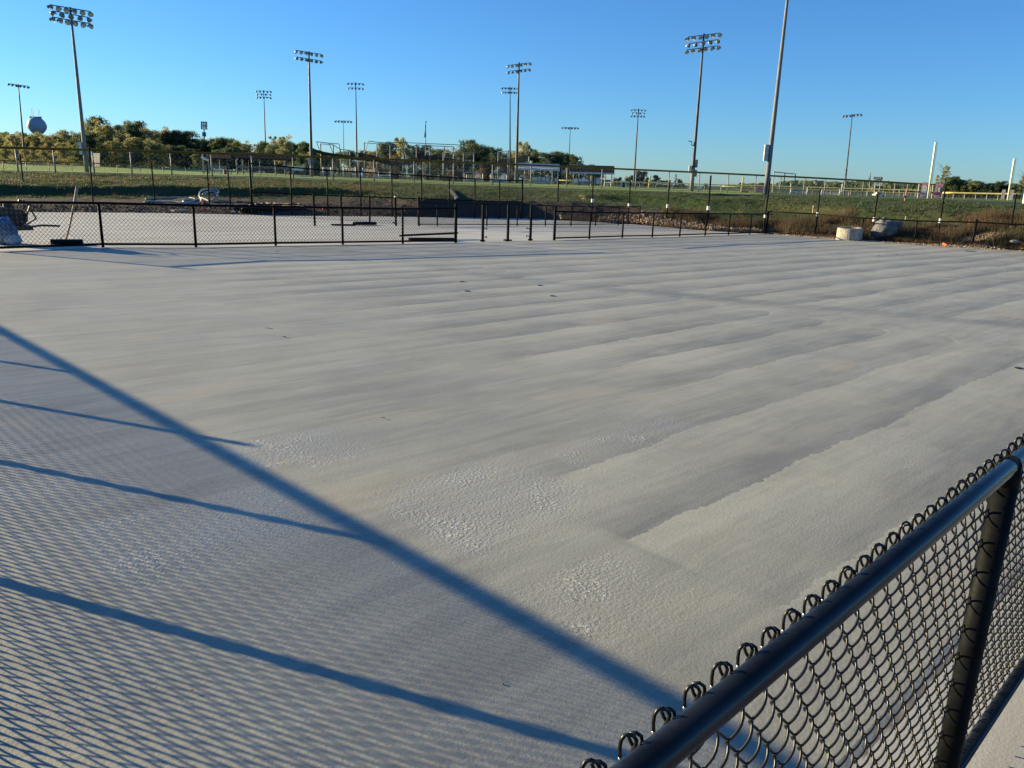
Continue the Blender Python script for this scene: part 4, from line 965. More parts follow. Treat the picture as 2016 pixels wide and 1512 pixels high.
# ------------------------------------------------------------------ trees
def rnd_unit():
    while True:
        v = Vector((random.uniform(-1, 1), random.uniform(-1, 1), random.uniform(-1, 1)))
        if 0.05 < v.length < 1: return v.normalized()
def tree_meshes(name, h, w, nblob, nleaf, lsz, leafmat, low=0.12, loose=0.0, twigs=0, conif=False):
    """unit tree standing at the origin; returns (trunk mesh, crown mesh)"""
    b = MB(); random.seed(hash(name) % 1000 + nblob) if False else None
    blobs = []; nl = 5 if not conif else 0
    lobes = []
    for i in range(nl):
        f = random.uniform(0.15, 1.0) if i else 1.0
        a = 2.4 * i + random.uniform(-.5, .5); q = w * 0.28 * (1.15 - f * 0.7) * random.uniform(0.6, 1.2)
        lobes.append((Vector((q * math.cos(a), q * math.sin(a), h * (low + (0.84 - low) * (0.35 + 0.65 * f)))), w * random.uniform(0.20, 0.30)))
    for i in range(nblob):
        f = i / max(1, nblob - 1)
        if conif:
            z = h * (low + (0.93 - low) * f); rr = w / 2 * ((1 - f) * 0.95 + 0.05); a = random.uniform(0, 6.28); q = rr * random.uniform(0.25, 0.8)
            blobs.append((Vector((q * math.cos(a), q * math.sin(a), z)), w * random.uniform(0.06, 0.11) * (1 - 0.35 * f))); continue
        if random.random() < 0.62:
            c, r = random.choice(lobes); d = rnd_unit(); c2 = c + Vector((d.x, d.y, d.z * 1.05)) * r * random.uniform(0.4, 1.0); r2 = w * random.uniform(0.06, 0.13)
        else:
            z = h * (low + 0.62 * random.random()); a = random.uniform(0, 6.28); q = w * 0.46 * math.sqrt(random.random()); c2 = Vector((q * math.cos(a), q * math.sin(a), z)); r2 = w * random.uniform(0.08, 0.15)
        c2.z = max(h * low, min(h * 0.965, c2.z)); blobs.append((c2, r2))
    tr = MB(); tr.tube([(0, 0, -0.3), (0.05, 0, h * 0.3), (0, 0.05, h * 0.6), (0, 0, h * 0.88)], [h * 0.018, h * 0.014, h * 0.009, h * 0.003], 7)
    for c, r in blobs[::2]:
        s = Vector((0, 0, c.z * 0.55)); tr.tube([s, s.lerp(c, 0.5) + Vector((0, 0, 0.1)), c], [h * 0.007, h * 0.004, h * 0.002], 4)
    for k in range(twigs):
        a = random.uniform(0, 6.28); s = Vector((0, 0, h * random.uniform(0.6, 0.85))); e = s + Vector((w * 0.35 * math.cos(a), w * 0.35 * math.sin(a), h * random.uniform(0.12, 0.33)))
        tr.tube([s, s.lerp(e, 0.5) + Vector((0, 0, 0.15)), e], [h * 0.004, h * 0.0025, h * 0.001], 4)
    per = nleaf // nblob
    for c, r in blobs:
        for k in range(per):
            d = rnd_unit(); q = c + Vector((d.x * r, d.y * r, d.z * r * 0.8)) * (random.uniform(0.45, 1.05 + loose) )
            n = (d + rnd_unit() * 0.8).normalized(); a = n.orthogonal().normalized(); bb = n.cross(a); s = lsz * random.uniform(0.6, 1.3)
            th = random.uniform(0, 6.28); a2 = a * math.cos(th) + bb * math.sin(th); b2 = n.cross(a2)
            b.add([q - a2 * s, q - b2 * s * 0.55, q + a2 * s, q + b2 * s * 0.55], [(0, 1, 2, 3)])
    me = bpy.data.meshes.new(name + '_crown'); me.from_pydata(b.v, [], b.f); me.materials.append(M_[leafmat])
    mt = bpy.data.meshes.new(name + '_trunk'); mt.from_pydata(tr.v, [], tr.f); mt.materials.append(M_['bark'])
    return mt, me, h
TT = {}
for nm, mat, args in (('green', 'leaf_green', (10, 7.6, 70, 8400, 0.17)), ('green_tall', 'leaf_green', (10, 6.2, 60, 7000, 0.17)), ('dark', 'leaf_dark', (10, 8.6, 80, 9600, 0.18)), ('yellow', 'leaf_yellow', (10, 7.8, 66, 7600, 0.16)),
                      ('mixed', 'leaf_mixed', (10, 7.4, 66, 7600, 0.16)), ('mixed_tall', 'leaf_mixed', (10, 6.2, 56, 6000, 0.16)), ('round', 'leaf_dark', (10, 10, 90, 10000, 0.2)), ('rust', 'leaf_rust', (10, 7.5, 60, 5600, 0.18))):
    TT[nm] = tree_meshes(nm, *args, mat, low=0.06, loose=0.35)
TT['open'] = tree_meshes('open', 10, 8.5, 22, 2800, 0.24, 'leaf_mixed', low=0.35, loose=0.15, twigs=8)
TT['conifer'] = tree_meshes('conifer', 10, 5.0, 26, 3600, 0.16, 'leaf_green', low=0.05, conif=True)
TT['twiggy'] = tree_meshes('twiggy', 10, 6.5, 16, 1800, 0.16, 'leaf_mixed', low=0.15, loose=0.3, twigs=16)
TT['shrub_pale'] = tree_meshes('shrub_pale', 1.0, 1.0, 9, 150, 0.055, 'leaf_pale', low=0.35, loose=0.3, twigs=5)
TT['shrub_rust'] = tree_meshes('shrub_rust', 1.8, 1.1, 12, 420, 0.05, 'leaf_rust', low=0.15, loose=0.3, twigs=5)
TT['bush'] = tree_meshes('bush', 1.0, 1.6, 12, 900, 0.05, 'leaf_dark', low=0.1, loose=0.2)
TT['weedbush'] = tree_meshes('weedbush', 1.0, 1.3, 12, 700, 0.05, 'weed', low=0.1, loose=0.35, twigs=6)
def plant(kind, x, ytop, rho, label, group, zbase=None, wf=1.0, name='tree', cat='tree', ybase=None):
    top = AT(x, ytop, rho); zb = (terrain_z(top.x, top.y) if zbase is None else zbase) - 0.1
    if ybase is not None: zb = AT(x, ybase, rho).z
    mt, me, h = TT[kind]; s = (top.z - zb) / h
    t = thing(name, label, cat, (top.x, top.y, zb), rz=random.uniform(0, 6.28), group=group)
    t.scale = (s * wf, s * wf, s)
    for nm, m in (('trunk', mt), ('crown', me)):
        o = bpy.data.objects.new(nm if name == 'tree' else {'trunk': 'stem', 'crown': 'foliage'}[nm], m); col.objects.link(o); o.parent = t
TOPS = [(-60, 262), (0, 262), (40, 262), (60, 268), (75, 258), (100, 268), (112, 262), (130, 254), (150, 258), (165, 246), (185, 234), (200, 238), (215, 246), (238, 238), (262, 240), (285, 246), (305, 250), (335, 254), (360, 258), (378, 264),
        (395, 266), (412, 268), (435, 260), (455, 270), (475, 274), (490, 282), (512, 276), (530, 266), (546, 258), (568, 276), (590, 276), (604, 274), (620, 290), (640, 292)]
labels = {'yellow': 'yellow autumn tree in the wood behind the left outfield', 'mixed': 'half turned green and gold tree in the left wood', 'mixed_tall': 'tall narrow green and gold tree in the left wood',
          'green': 'green leafy tree in the left wood', 'green_tall': 'tall narrow green tree in the left wood', 'dark': 'dark rounded tree in the left wood'}
x = -50
while x < 640:
    if x < 60: kd = random.choice(['mixed', 'green', 'yellow'])
    elif x < 165: kd = random.choice(['yellow', 'yellow', 'mixed', 'green_tall'])
    elif x < 330: kd = random.choice(['mixed_tall', 'green', 'mixed', 'green_tall', 'mixed', 'dark'])
    elif x < 430: kd = random.choice(['green', 'dark', 'dark', 'mixed'])
    elif x < 560: kd = random.choice(['mixed', 'mixed_tall', 'green', 'yellow'])
    else: kd = random.choice(['mixed', 'green', 'green_tall'])
    if kd == 'dark' and x > 380: kd = 'green'
    plant(kd, x + random.uniform(-3, 3), interp(TOPS, x) + random.uniform(-4, 5), random.uniform(135, 160), labels[kd], 'trees of the wood behind the left outfield', wf=random.uniform(0.85, 1.1))
    x += random.uniform(10, 14)
x = -50
while x < 640:       # front understorey row
    kd = random.choice(['yellow', 'mixed']) if x < 150 else random.choice(['green', 'dark', 'mixed', 'green'])
    if 60 <= x <= 100: kd = 'yellow'
    plant(kd, x, interp(TOPS, x) + random.uniform(22, 34), random.uniform(118, 128), 'low ' + labels[kd].replace('tall ', '').replace(' in the', ' at the front edge of the').replace(' wood behind', ' wood behind'), 'lower trees at the front of the left wood', wf=1.2)
    x += random.uniform(15, 22)
MIDT = [(632, 296, 'green'), (655, 300, 'green'), (668, 292, 'green'), (690, 289, 'green'), (716, 288, 'green'), (738, 292, 'mixed'), (757, 284, 'dark'), (772, 282, 'dark'), (797, 273, 'open'), (815, 298, 'dark'), (832, 287, 'dark'), (853, 285, 'green'), (868, 284, 'green'), (884, 291, 'mixed'),
        (905, 292, 'mixed'), (922, 277, 'dark'), (938, 284, 'dark'), (955, 292, 'dark'), (972, 291, 'dark'), (990, 295, 'green'), (1010, 291, 'green'), (1022, 290, 'mixed'), (1040, 281, 'open'), (1058, 301, 'dark'), (1076, 302, 'dark'), (1092, 301, 'dark'), (1105, 300, 'dark'), (1120, 305, 'dark'), (1133, 308, 'dark'), (1145, 325, 'dark'), (1165, 325, 'dark'), (735, 303, 'rust'), (780, 306, 'rust'), (948, 325, 'rust'), (890, 322, 'rust')]
mlab = {'green': 'green tree behind the backstops at centre', 'mixed': 'gold tinged tree behind the backstops at centre', 'dark': 'dark full crowned tree behind the dugouts at centre', 'open': 'tall tree with an open crown and sky showing through behind the backstops', 'rust': 'low orange autumn tree behind the backstop mesh'}
for x, yt, kd in MIDT:
    plant(kd, x, yt, random.uniform(175, 200) if kd != 'rust' else 150, mlab[kd], 'trees behind the backstops', zbase=0.8, wf=1.0 if kd != 'open' else 0.8)
RT = [(1163, 331, 'dark', 1.2), (1178, 336, 'dark', 1.2), (1212, 349, 'mixed', 1.2), (1221, 346, 'green', .9), (1236, 347, 'mixed', 1.3), (1247, 345, 'dark', 1), (1256, 337, 'round', .75), (1268, 338, 'round', .7), (1276, 347, 'green', 1), (1291, 341, 'green', 1.0), (1303, 355, 'dark', 1.4), (1316, 355, 'dark', 1.4), (1331, 341, 'conifer', 1.1), (1338, 353, 'dark', 1.2), (1346, 359, 'green', 1.2), (1390, 361, 'dark', 1), (1460, 360, 'dark', 1.6), (1500, 360, 'dark', 1.6)]
for x, yt, kd, wf in RT:
    plant(kd, x, yt, 210, {'dark': 'small dark tree on the skyline right of the dugouts', 'mixed': 'small gold tinged tree on the skyline right of the dugouts', 'green': 'small green tree on the skyline right of the dugouts', 'round': 'broad dark crowned tree behind the slim three row mast', 'conifer': 'pointed conifer left of the camera mast'}[kd], 'skyline trees right of the dugouts', zbase=0.8, wf=wf)
RR = [(1843, 358, 'green', 1.0), (1860, 322, 'twiggy', 1.0), (1872, 344, 'green', 1.1), (1885, 341, 'green', .9), (1897, 349, 'green', 1.1), (1913, 353, 'mixed', 1.2), (1926, 357, 'dark', 1.2), (1942, 362, 'dark', 1.3), (1958, 361, 'dark', 1.3), (1973, 357, 'dark', 1.1), (1990, 362, 'dark', 1.3), (2003, 358, 'mixed', 1.1), (2018, 335, 'twiggy', 1.0)]
for x, yt, kd, wf in RR:
    plant(kd, x, yt, 165, {'green': 'green tree in the clump behind the right foul poles', 'twiggy': 'autumn tree with bare twigs above its crown at the right' if x < 1900 else 'half bare tree cut off by the right edge', 'mixed': 'gold tinged tree in the clump behind the right foul poles', 'dark': 'dark tree in the row between the two foul poles'}[kd], 'trees at the right edge', zbase=0.8, wf=wf)
# far wood that reads as one mass
b = MB()
for k in range(5200):
    if k % 4 == 0: px = random.uniform(-60, 170); rho = random.uniform(300, 340); yt = interp([(-60, 258), (0, 262), (40, 266), (100, 272), (170, 276)], px); yl = 325
    else: px = random.uniform(1430, 2060); rho = random.uniform(420, 520); yt = interp([(1430, 366), (1500, 364), (1528, 366), (1540, 359), (1600, 357.5), (1650, 361), (1700, 358), (1760, 362), (1830, 365), (2060, 372)], px); yl = hor(px) + 3
    yt += 2.2 * nz(px, 0, 0.12, 2) + 1.2 * nz(px, 0, 0.4, 4)
    y = yt + (yl - yt) * random.random() ** 1.3; q = AT(px, y, rho); n = rnd_unit(); a = n.orthogonal().normalized(); bb = n.cross(a); s = rho / 420 * random.uniform(0.9, 1.7)
    b.add([q - a * s, q - bb * s * .6, q + a * s, q + bb * s * .6], [(0, 1, 2, 3)])
tag(b.build('distant_wood', M_['leaf_dark']), 'distant dark wood low on the horizon', 'wood', kind='stuff')

# shrubs on the bank
plant('shrub_pale', 1148, 380, 44.6, 'small shrub with bright cream leaves at the top of the dark bank', None, name='shrub', cat='shrub', ybase=401, wf=1.25)
plant('shrub_rust', 1462, 403, 40.5, 'rusty leaved shrub standing at the foot of the grass bank', None, name='shrub', cat='shrub', ybase=455, wf=1.0)
plant('shrub_rust', 1375, 408, 41.5, 'small pale topped weed clump left of the striped stake', None, name='shrub', cat='shrub', ybase=440, wf=0.8)
plant('shrub_pale', 713, 393, 43.0, 'low straggly white flecked plant on the dirt behind the tall mesh fence', None, name='shrub', cat='shrub', ybase=410, wf=1.6)

# ------------------------------------------------------------------ grass, weeds, gravel
def blades(name, label, cat, N, area, mat, hmin, hmax, wid, clump=1, lean=0.4):
    b = MB(); i = 0; V_ = b.v; F_ = b.f
    while i < N:
        s = area()
        if s is None: continue
        px, f, x, y, z, sc = s
        for k in range(clump):
            h = random.uniform(hmin, hmax) * sc; a = random.uniform(0, 6.28); d = Vector((math.cos(a), math.sin(a), 0)) * wid
            o = Vector((random.uniform(-.12, .12), random.uniform(-.12, .12), 0)); base = Vector((x, y, z - 0.02)) + o; tip = base + Vector((random.uniform(-lean, lean) * h, random.uniform(-lean, lean) * h, h))
            n = len(V_); V_ += [tuple(base - d), tuple(base + d), tuple(tip)]; F_.append((n, n + 1, n + 2)); b.mi.append(0); i += 1
    return tag(b.build(name, M_[mat]), label, cat, kind='stuff')
def prof_at(px, a=None):
    a = math.atan2(*(AT(px, 380, 40).to_tuple()[:2])); k = round(a, 4)
    if k not in _pc: _pc[k] = profile(a)
    return a, _pc[k][0]
def area_berm():
    px = random.uniform(-40, 2060); a, pr = prof_at(px); t = random.random(); rho = pr[1][0] + (pr[3][0] - pr[1][0]) * t
    if px > 1330 and t < 0.35: return None
    x, y = rho * math.sin(a), rho * math.cos(a)
    if nz(x, y, 0.8, 2) < -0.35: return None
    return px, t, x, y, terrain_z(x, y), 0.7 + 0.6 * (nz(x, y, 0.5, 7) + 0.5)
blades('bank_grass', 'rough green grass covering the bank', 'grass', 120000, area_berm, 'grassblade', 0.04, 0.11, 0.016, clump=5)
def area_weed():
    px = random.uniform(1300, 2060); a, pr = prof_at(px); lim = interp(WT, px) + 0.05
    t = random.uniform(-0.02, lim); rho = pr[0][0] + 0.4 + (pr[3][0] - pr[0][0]) * t
    x, y = rho * math.sin(a), rho * math.cos(a)
    if nz(x, y, 0.7, 12) < -0.25: return None
    return px, t, x, y, terrain_z(x, y), (0.6 + 0.9 * (nz(x, y, 0.6, 17) + 0.5)) * (0.55 if t < 0.04 else 1.0)
blades('dry_weeds', 'tall brown dry weeds at the foot of the bank on the right', 'weeds', 60000, area_weed, 'weed', 0.12, 0.42, 0.009, clump=8, lean=0.35)
def area_left():
    px = random.uniform(-40, 760); a, pr = prof_at(px); t = random.uniform(0.12, 0.75); rho = pr[1][0] + (pr[3][0] - pr[1][0]) * t
    x, y = rho * math.sin(a), rho * math.cos(a)
    if nz(x, y, 0.5, 22) < -0.05: return None
    return px, t, x, y, terrain_z(x, y), 1.0
blades('tall_grass', 'taller browning grass on the left bank', 'grass', 5000, area_left, 'weed', 0.06, 0.22, 0.010, clump=6)
def stones(name, label, N, pick, s0, s1, mat):
    b = MB()
    for i in range(N):
        p, k = pick(); s = random.uniform(s0, s1) * k; e = Euler((random.random() * 3, random.random() * 3, random.random() * 3)).to_matrix()
        vs = [p + e @ Vector(q) * s for q in ((1, 0, 0), (-1, .1, 0), (.1, .8, 0), (0, -.8, .1), (0, .1, .6), (.1, 0, -.6))]
        b.add(vs, [(0, 2, 4), (2, 1, 4), (1, 3, 4), (3, 0, 4), (2, 0, 5), (1, 2, 5), (3, 1, 5), (0, 3, 5)])
    return tag(b.build(name, mat), label, 'gravel', kind='stuff')
gr = NT('tan_gravel'); gr.link(gr.mix(gr.geo('Random Per Island'), (0.16, 0.11, 0.075), (0.40, 0.30, 0.21)), gr.b.inputs['Base Color']); gr.b.inputs['Roughness'].default_value = 0.9
def edge_pt(px, off):
    e = G(px, interp(EDGE, px)); r = math.hypot(e.x, e.y); q = Vector((e.x, e.y, 0)) * ((r + off) / r); q.z = terrain_z(q.x, q.y) + 0.01; return q
def pick_gravel():
    px = random.uniform(1490, 2060); return edge_pt(px, -0.05 + random.random() ** 1.6 * interp([(1490, 0.5), (1700, 0.7), (1850, 1.6), (2060, 2.4)], px)), 1.0
stones('gravel', 'tan gravel strip outside the right end fence', 7000, pick_gravel, 0.02, 0.06, gr.m)
def pick_clods():
    px = random.uniform(1180, 1500); w_ = interp([(1180, 0.2), (1260, 0.7), (1340, 0.5), (1400, 1.0), (1450, 0.3), (1480, 0.6), (1500, 0.3)], px)
    p = edge_pt(px, abs(random.gauss(0, 1)) * w_ * 0.6); p.z += random.uniform(0, 0.14); return p, 1.0
stones('clods', 'broken tan clods along the far edge of the second court', 3200, pick_clods, 0.03, 0.10, gr.m)
dk = NT('dark_rubble'); dk.link(dk.mix(dk.geo('Random Per Island'), (0.026, 0.023, 0.021), (0.095, 0.082, 0.074)), dk.b.inputs['Base Color']); dk.b.inputs['Roughness'].default_value = 0.95
def pick_rub():
    px = random.uniform(-40, 1200); y = interp(EDGE, px); p = G(px, y - random.random() * 8)
    p = AT(px, y, math.hypot(p.x, p.y)); p.z = terrain_z(p.x, p.y) + 0.01; return p, random.random() ** 2 + 0.3
stones('rubble', 'dark rubble and soil crumbs along the left dirt edge', 6000, pick_rub, 0.02, 0.085, dk.m)

def pick_grit():
    u = 0.3 + 9 * random.random() ** 1.7; v = 0.8 + 9 * random.random() ** 1.5; return UV(u, v, 0.007), random.random() ** 2 + 0.35
stones('grit', 'tiny dark grains scattered over the near court', 60, pick_grit, 0.002, 0.005, dk.m)
# ------------------------------------------------------------------ things on the dirt, bank and court
def hose(label, pts, r, rho_z=None):
    P = [AT(x, y, rr) for x, y, rr in pts]; t = thing('hose', label, 'hose', P[0]); 
    Q = []
    for i in range(len(P) - 1):        # Catmull-Rom
        p0, p1, p2, p3 = P[max(0, i - 1)], P[i], P[i + 1], P[min(len(P) - 1, i + 2)]
        for k in range(6):
            s = k / 6; Q.append(0.5 * ((2 * p1) + (p2 - p0) * s + (2 * p0 - 5 * p1 + 4 * p2 - p3) * s * s + (3 * p1 - p0 - 3 * p2 + p3) * s ** 3))
    Q.append(P[-1]); b = MB(); b.tube(Q, r, 8); b.build('hose_line', M_['hose'], t, smooth=True)
hose('long pale hose looped flat on the dirt at the left', [(287, 391.5, 42), (320, 390, 43), (350, 389, 43.5), (375, 389.5, 43.5), (384, 393, 42), (375, 397, 41), (363, 397.5, 40.5), (362, 394.5, 41.5), (380, 393, 42), (395, 395, 42), (392, 399, 40), (370, 400, 39.5), (340, 397.5, 40), (300, 397, 40.5), (285, 397.5, 40)], 0.045)
hose('pale hose coiled upright against the foot of the bank', [(398, 394, 41.5), (393, 386, 42), (396, 376, 42.6), (408, 371.5, 43), (424, 372, 43), (431, 377, 43), (428, 381, 43), (420, 382, 42.7), (406, 384, 42.5), (400, 382, 42.5), (418, 375, 43), (427, 382, 42.5), (428, 388, 42), (420, 393, 41.5), (414, 396, 41), (404, 392, 41.3), (396, 389, 41.6)], 0.045)
def cone(label, x, yb, yt, rho, grp=None):
    a = AT(x, yb, rho); h = M(yb - yt, rho); t = thing('marker_stake', label, 'marker', a)
    b = MB(); b.tube([a, a + Vector((0, 0, h))], [0.07, 0.035], 8); b.build('tube', M_['orange'], t)
    b = MB(); b.tube([a + Vector((0, 0, h * 0.55)), a + Vector((0, 0, h * 0.68))], 0.062, 8); b.build('reflective_band', M_['white'], t)
cone('orange marker tube with a pale band at the dirt edge on the left', 400.5, 419, 397, 37)
def bent(name, label, pts, r, mat, cat):
    P = [AT(*q) for q in pts]; t = thing(name, label, cat, P[0]); b = MB(); b.tube(P, r, 6); b.build('strip', M_[mat], t)
bent('marking_tape', 'curled orange ribbon on the dirt behind the second court', [(629, 419.5, 38), (633, 417.5, 38.5), (635.5, 413, 39), (635, 410, 39.3)], 0.03, 'orange', 'ribbon')
bent('marking_tape', 'scrap of orange and white tape under the right end fence', [(1857, 479.5, 33.6), (1861, 481.5, 33.3), (1864, 483.5, 33)], 0.04, 'orange', 'ribbon')
bent('marker_stake', 'leaning red and white striped stake on the clods right of centre', [(1375, 440, 41), (1371.5, 429, 41)], 0.045, 'orange', 'marker')
bent('pale_stake', 'pale leaning lath behind the fence right of the gateway', [(1105, 431, 41), (1103, 421, 41)], 0.045, 'stake', 'stake')
bent('pale_stake', 'thin wooden lath standing in the grass left of the weeds', [(1599.5, 421, 41), (1601.5, 404.5, 41)], 0.022, 'stake', 'stake')
bent('pale_stake', 'short white stake beside the low concrete ring', [(1634.5, 464, 38), (1635, 457, 38)], 0.05, 'white', 'stake')
bent('pale_stake', 'thin wooden lath in the weeds behind the tilted concrete ring', [(1782, 433, 40), (1783.5, 426, 40)], 0.02, 'stake', 'stake')
t = thing('survey_stake', 'tall stake banded red and black on the grass bank at the right', 'stake', AT(1779, 406, 46)); 
for k in range(6):
    a = AT(1779.5 + k * 0.95, 406 - k * 5.3, 46); c = AT(1779.5 + (k + 1) * 0.95, 406 - (k + 1) * 5.3, 46)
    b = MB(); b.tube([a, c], 0.042, 6); b.build('band', M_['red' if k != 3 else 'vinyl'], t)
# concrete manhole rings
def ring(label, c, r, h, th, mat, tilt=(0, 0, 0), taper=1.0):
    t = thing('concrete_ring', label, 'concrete ring', c); e = Euler(tilt).to_matrix(); n = 32; b = MB()
    prof = [(r, 0), (r * taper, h), ((r - th) * taper, h), (r - th, 0)]
    vs = []
    for i, (q, z) in enumerate(prof):
        for k in range(n):
            a = 2 * math.pi * k / n; w = 1 + 0.012 * nz(k, i, 0.9); vs.append(Vector(c) + e @ Vector((q * w * math.cos(a), q * w * math.sin(a), z)))
    b.add(vs, [(i * n + k, i * n + (k + 1) % n, ((i + 1) % 4) * n + (k + 1) % n, ((i + 1) % 4) * n + k) for i in range(4) for k in range(n)]); b.build('ring_body', mat, t)
c = AT(1671, 474, 36.6); ring('low sunlit concrete ring lying flat in the weeds by the right end fence', (c.x, c.y, AT(1671, 472, 36.6).z), M(22, 36.6), M(21, 36.6), 0.12, M_['conc'], tilt=(R(2), R(-3), 0), taper=0.94)
# rock by the right tall post
t = thing('rock', 'pale flat rock in the weeds near the right edge', 'rock', AT(1998, 475, 35)); b = MB(); b.ball(AT(1998, 475, 35), (0.2, 0.13, 0.06), 8, 5); b.build('stone', M_['concd'], t)
t = thing('white_stone', 'small white lump at the dirt edge left of the tall mesh fence', 'stone', AT(460, 417.5, 37)); b = MB(); b.ball(AT(460, 417.5, 36.5), (0.09, 0.09, 0.06), 8, 5); b.build('stone', M_['white'], t)
t = thing('timber_offcuts', 'pale timber offcuts at the dirt edge on the left', 'timber', AT(350, 414, 36.5)); b = MB()
for k in range(9): b.box(AT(340 + k * 2.8, 413.5 + random.uniform(-.6, 1.2), 36.4), (0.22, 0.05, 0.05), rz=random.uniform(-.5, .5))
b.build('offcut', M_['stake'], t)
# beige cabinet at the right edge
t = thing('utility_cabinet', 'beige utility cabinet cut off by the right edge on the bank', 'cabinet', AT(2031, 405, 45)); c = AT(2031, 405, 45); b = MB()
b.box(c + Vector((0, 0, M(17, 45))), (M(20, 45), 0.6, M(28, 45))); b.build('housing', M_['fascia'], t, bevel=0.02)
b = MB(); b.box(c + Vector((0, -0.31, M(17, 45))), (M(15, 45), 0.02, M(24, 45))); b.build('door', M_['fascia'], t)
# dark pipe on the bank
t = thing('drain_sleeve', 'dark drain sleeve lying down the bank behind the gateway', 'pipe', AT(888, 377, 46)); b = MB(); b.tube([AT(887, 376, 48) , AT(895, 385, 45.0), AT(902, 395, 42.2)], 0.16, 8); b.build('sleeve', M_['net'], t)
# rolls of mesh
def roll(label, xa, xb, y, r, n, parent_len=None, spread=0.0):
    a = G(xa, y); c = G(xb, y); t = thing('mesh_roll', label, 'roll of mesh', a, group='rolls of black chain link'); b = MB(); ax = (c - a); L = ax.length; ax.normalize(); up = Vector((0, 0, 1)); sd = ax.cross(up)
    for k in range(n):          # coils of wire diamond rows wound into a flattened roll
        pts = []; rr = r * (0.45 + 0.55 * random.random())
        s0 = random.uniform(0, L); 
        for i in range(13):
            th = 2 * math.pi * i / 12 + random.uniform(-.1, .1); pts.append(a + ax * (s0 + (i % 2) * 0.05) + sd * rr * 1.5 * math.cos(th) + up * (r * 0.9 + rr * 0.75 * math.sin(th)))
        b.tube(pts, 0.006, 4)
    b.build('wound_wire', M_['wire'], t)
    b = MB()
    for k in range(30):
        th = 2 * math.pi * k / 30; off = sd * r * 1.35 * math.cos(th) + up * (r * 0.9 + r * 0.7 * math.sin(th)); pts = [a + ax * (L * i / 24) + off * (1 + 0.06 * (i % 2)) for i in range(25)]
        b.tube(pts, 0.006, 4)
    b.build('outer_wire', M_['wire'], t)
    return t
roll('dark roll of chain link lying on the second court by the short posts', 697, 738, 443.5, 0.075, 240)
roll('flat dark roll of chain link lying behind the fence just left of the gateway', 806, 893, 474.5, 0.055, 420)
roll('dark roll of chain link on the ground behind the leftmost fence panels', 100, 160, 482, 0.07, 260)
roll('long heap of rolled black chain link at the back edge of the second court', 468, 594, 421, 0.24, 900)
roll('second heap of rolled chain link stacked on the back edge', 500, 590, 417, 0.26, 700)
t = thing('loose_rail', 'black rail lying on the second court in front of the mesh roll', 'rail', G(652, 444)); b = MB(); b.tube([G(652, 444) + Vector((0, 0, .03)), G(700, 444.5) + Vector((0, 0, .03))], 0.03, 8); b.build('tube', M_['vinyl'], t)
t = thing('gate_leaf', 'black gate frame lying flat behind the fence next to the gateway', 'gate', G(788, 473)); b = MB(); a, c = G(787, 472.5) + Vector((0, 0, .12)), G(893, 470) + Vector((0, 0, .16)); d = Vector((0.1, 0.35, 0.0)); b.tube([a, c, c + d, a + d], 0.024, 8, closed=True); b.build('frame', M_['vinyl'], t)
# loose wire arcs over left roll
t = thing('wire_loop', 'springy loop of loose wire on the leftmost mesh roll', 'wire', G(112, 480)); b = MB(); b.tube([G(112, 481), G(118, 479) + Vector((0, 0, .09)), G(128, 478) + Vector((0, 0, .16)), G(138, 479) + Vector((0, 0, .15)), G(147, 482) + Vector((0, 0, .02))], 0.006, 5); b.build('loop', M_['wire'], t)
# leaning wooden pole
t = thing('wooden_pole', 'thin bent wooden pole leaning up behind the left fence', 'pole', G(129, 477)); p = G(129, 477); rho = math.hypot(p.x, p.y)
b = MB(); b.tube([p, AT(137, 446, rho + .05), AT(144, 412, rho + .1), AT(152, 368, rho + .15)], [0.018, 0.02, 0.026, 0.034], 8); b.build('shaft', M_['wood'], t, smooth=True)
# machine with tarp behind the left fence
mp = G(22, 479.5); t = thing('surfacing_machine', 'dark red walk behind machine standing behind the left fence', 'machine', mp)
def L_(x, y, z): return mp + U * x + V * y + Vector((0, 0, z))
b = MB(); b.box(L_(0.05, .1, .33), (0.75, 0.5, 0.10), rz=UANG); b.box(L_(-0.1, .1, .45), (0.35, 0.4, 0.22), rz=UANG); b.build('chassis', M_['mach'], t, bevel=0.015)
b = MB(); b.box(L_(-0.05, .1, .66), (0.34, 0.32, 0.22), rz=UANG); b.tube([L_(.05, .1, .7), L_(.05, .1, .86)], .09, 12); b.tube([L_(-.2, 0, .78), L_(-.2, 0, .92), L_(-.1, 0, .95)], .03, 8); b.build('engine', M_['steel'], t, bevel=0.01)
b = MB(); b.tube([L_(.2, -.05, .55), L_(.2, .35, .55)], .17, 18); b.build('drum', M_['mach'], t, smooth=False)
for yy in (-.2, .4):
    b = MB(); b.tube([L_(-.15, yy - .04, .16), L_(-.15, yy + .04, .16)], .16, 18); w = b.build('wheel', M_['rubber'], t)
    b = MB(); b.tube([L_(-.15, yy - .045, .16), L_(-.15, yy + .045, .16)], .07, 12); b.build('hub', M_['mach'], _Sub(t, w))
b = MB(); b.tube([L_(.35, -.1, .35), L_(.6, -.1, .38), L_(.95, -.1, .36)], .022, 8); b.tube([L_(.35, .3, .35), L_(.6, .3, .5), L_(.45, .3, .86), L_(.3, .3, .9)], .02, 8); b.tube([L_(.3, -.1, .5), L_(.42, -.1, .8), L_(.3, -.1, .92)], .02, 8); b.build('handle', M_['steel'], t)
b = MB()
for k in range(7): b.tube([L_(random.uniform(-.3, .3), random.uniform(-.1, .3), .4), L_(random.uniform(-.3, .3), random.uniform(-.1, .3), .75), L_(random.uniform(-.3, .4), random.uniform(-.1, .3), .5)], .012, 6)
b.build('hoses_and_cables', M_['mach'], t, smooth=True)
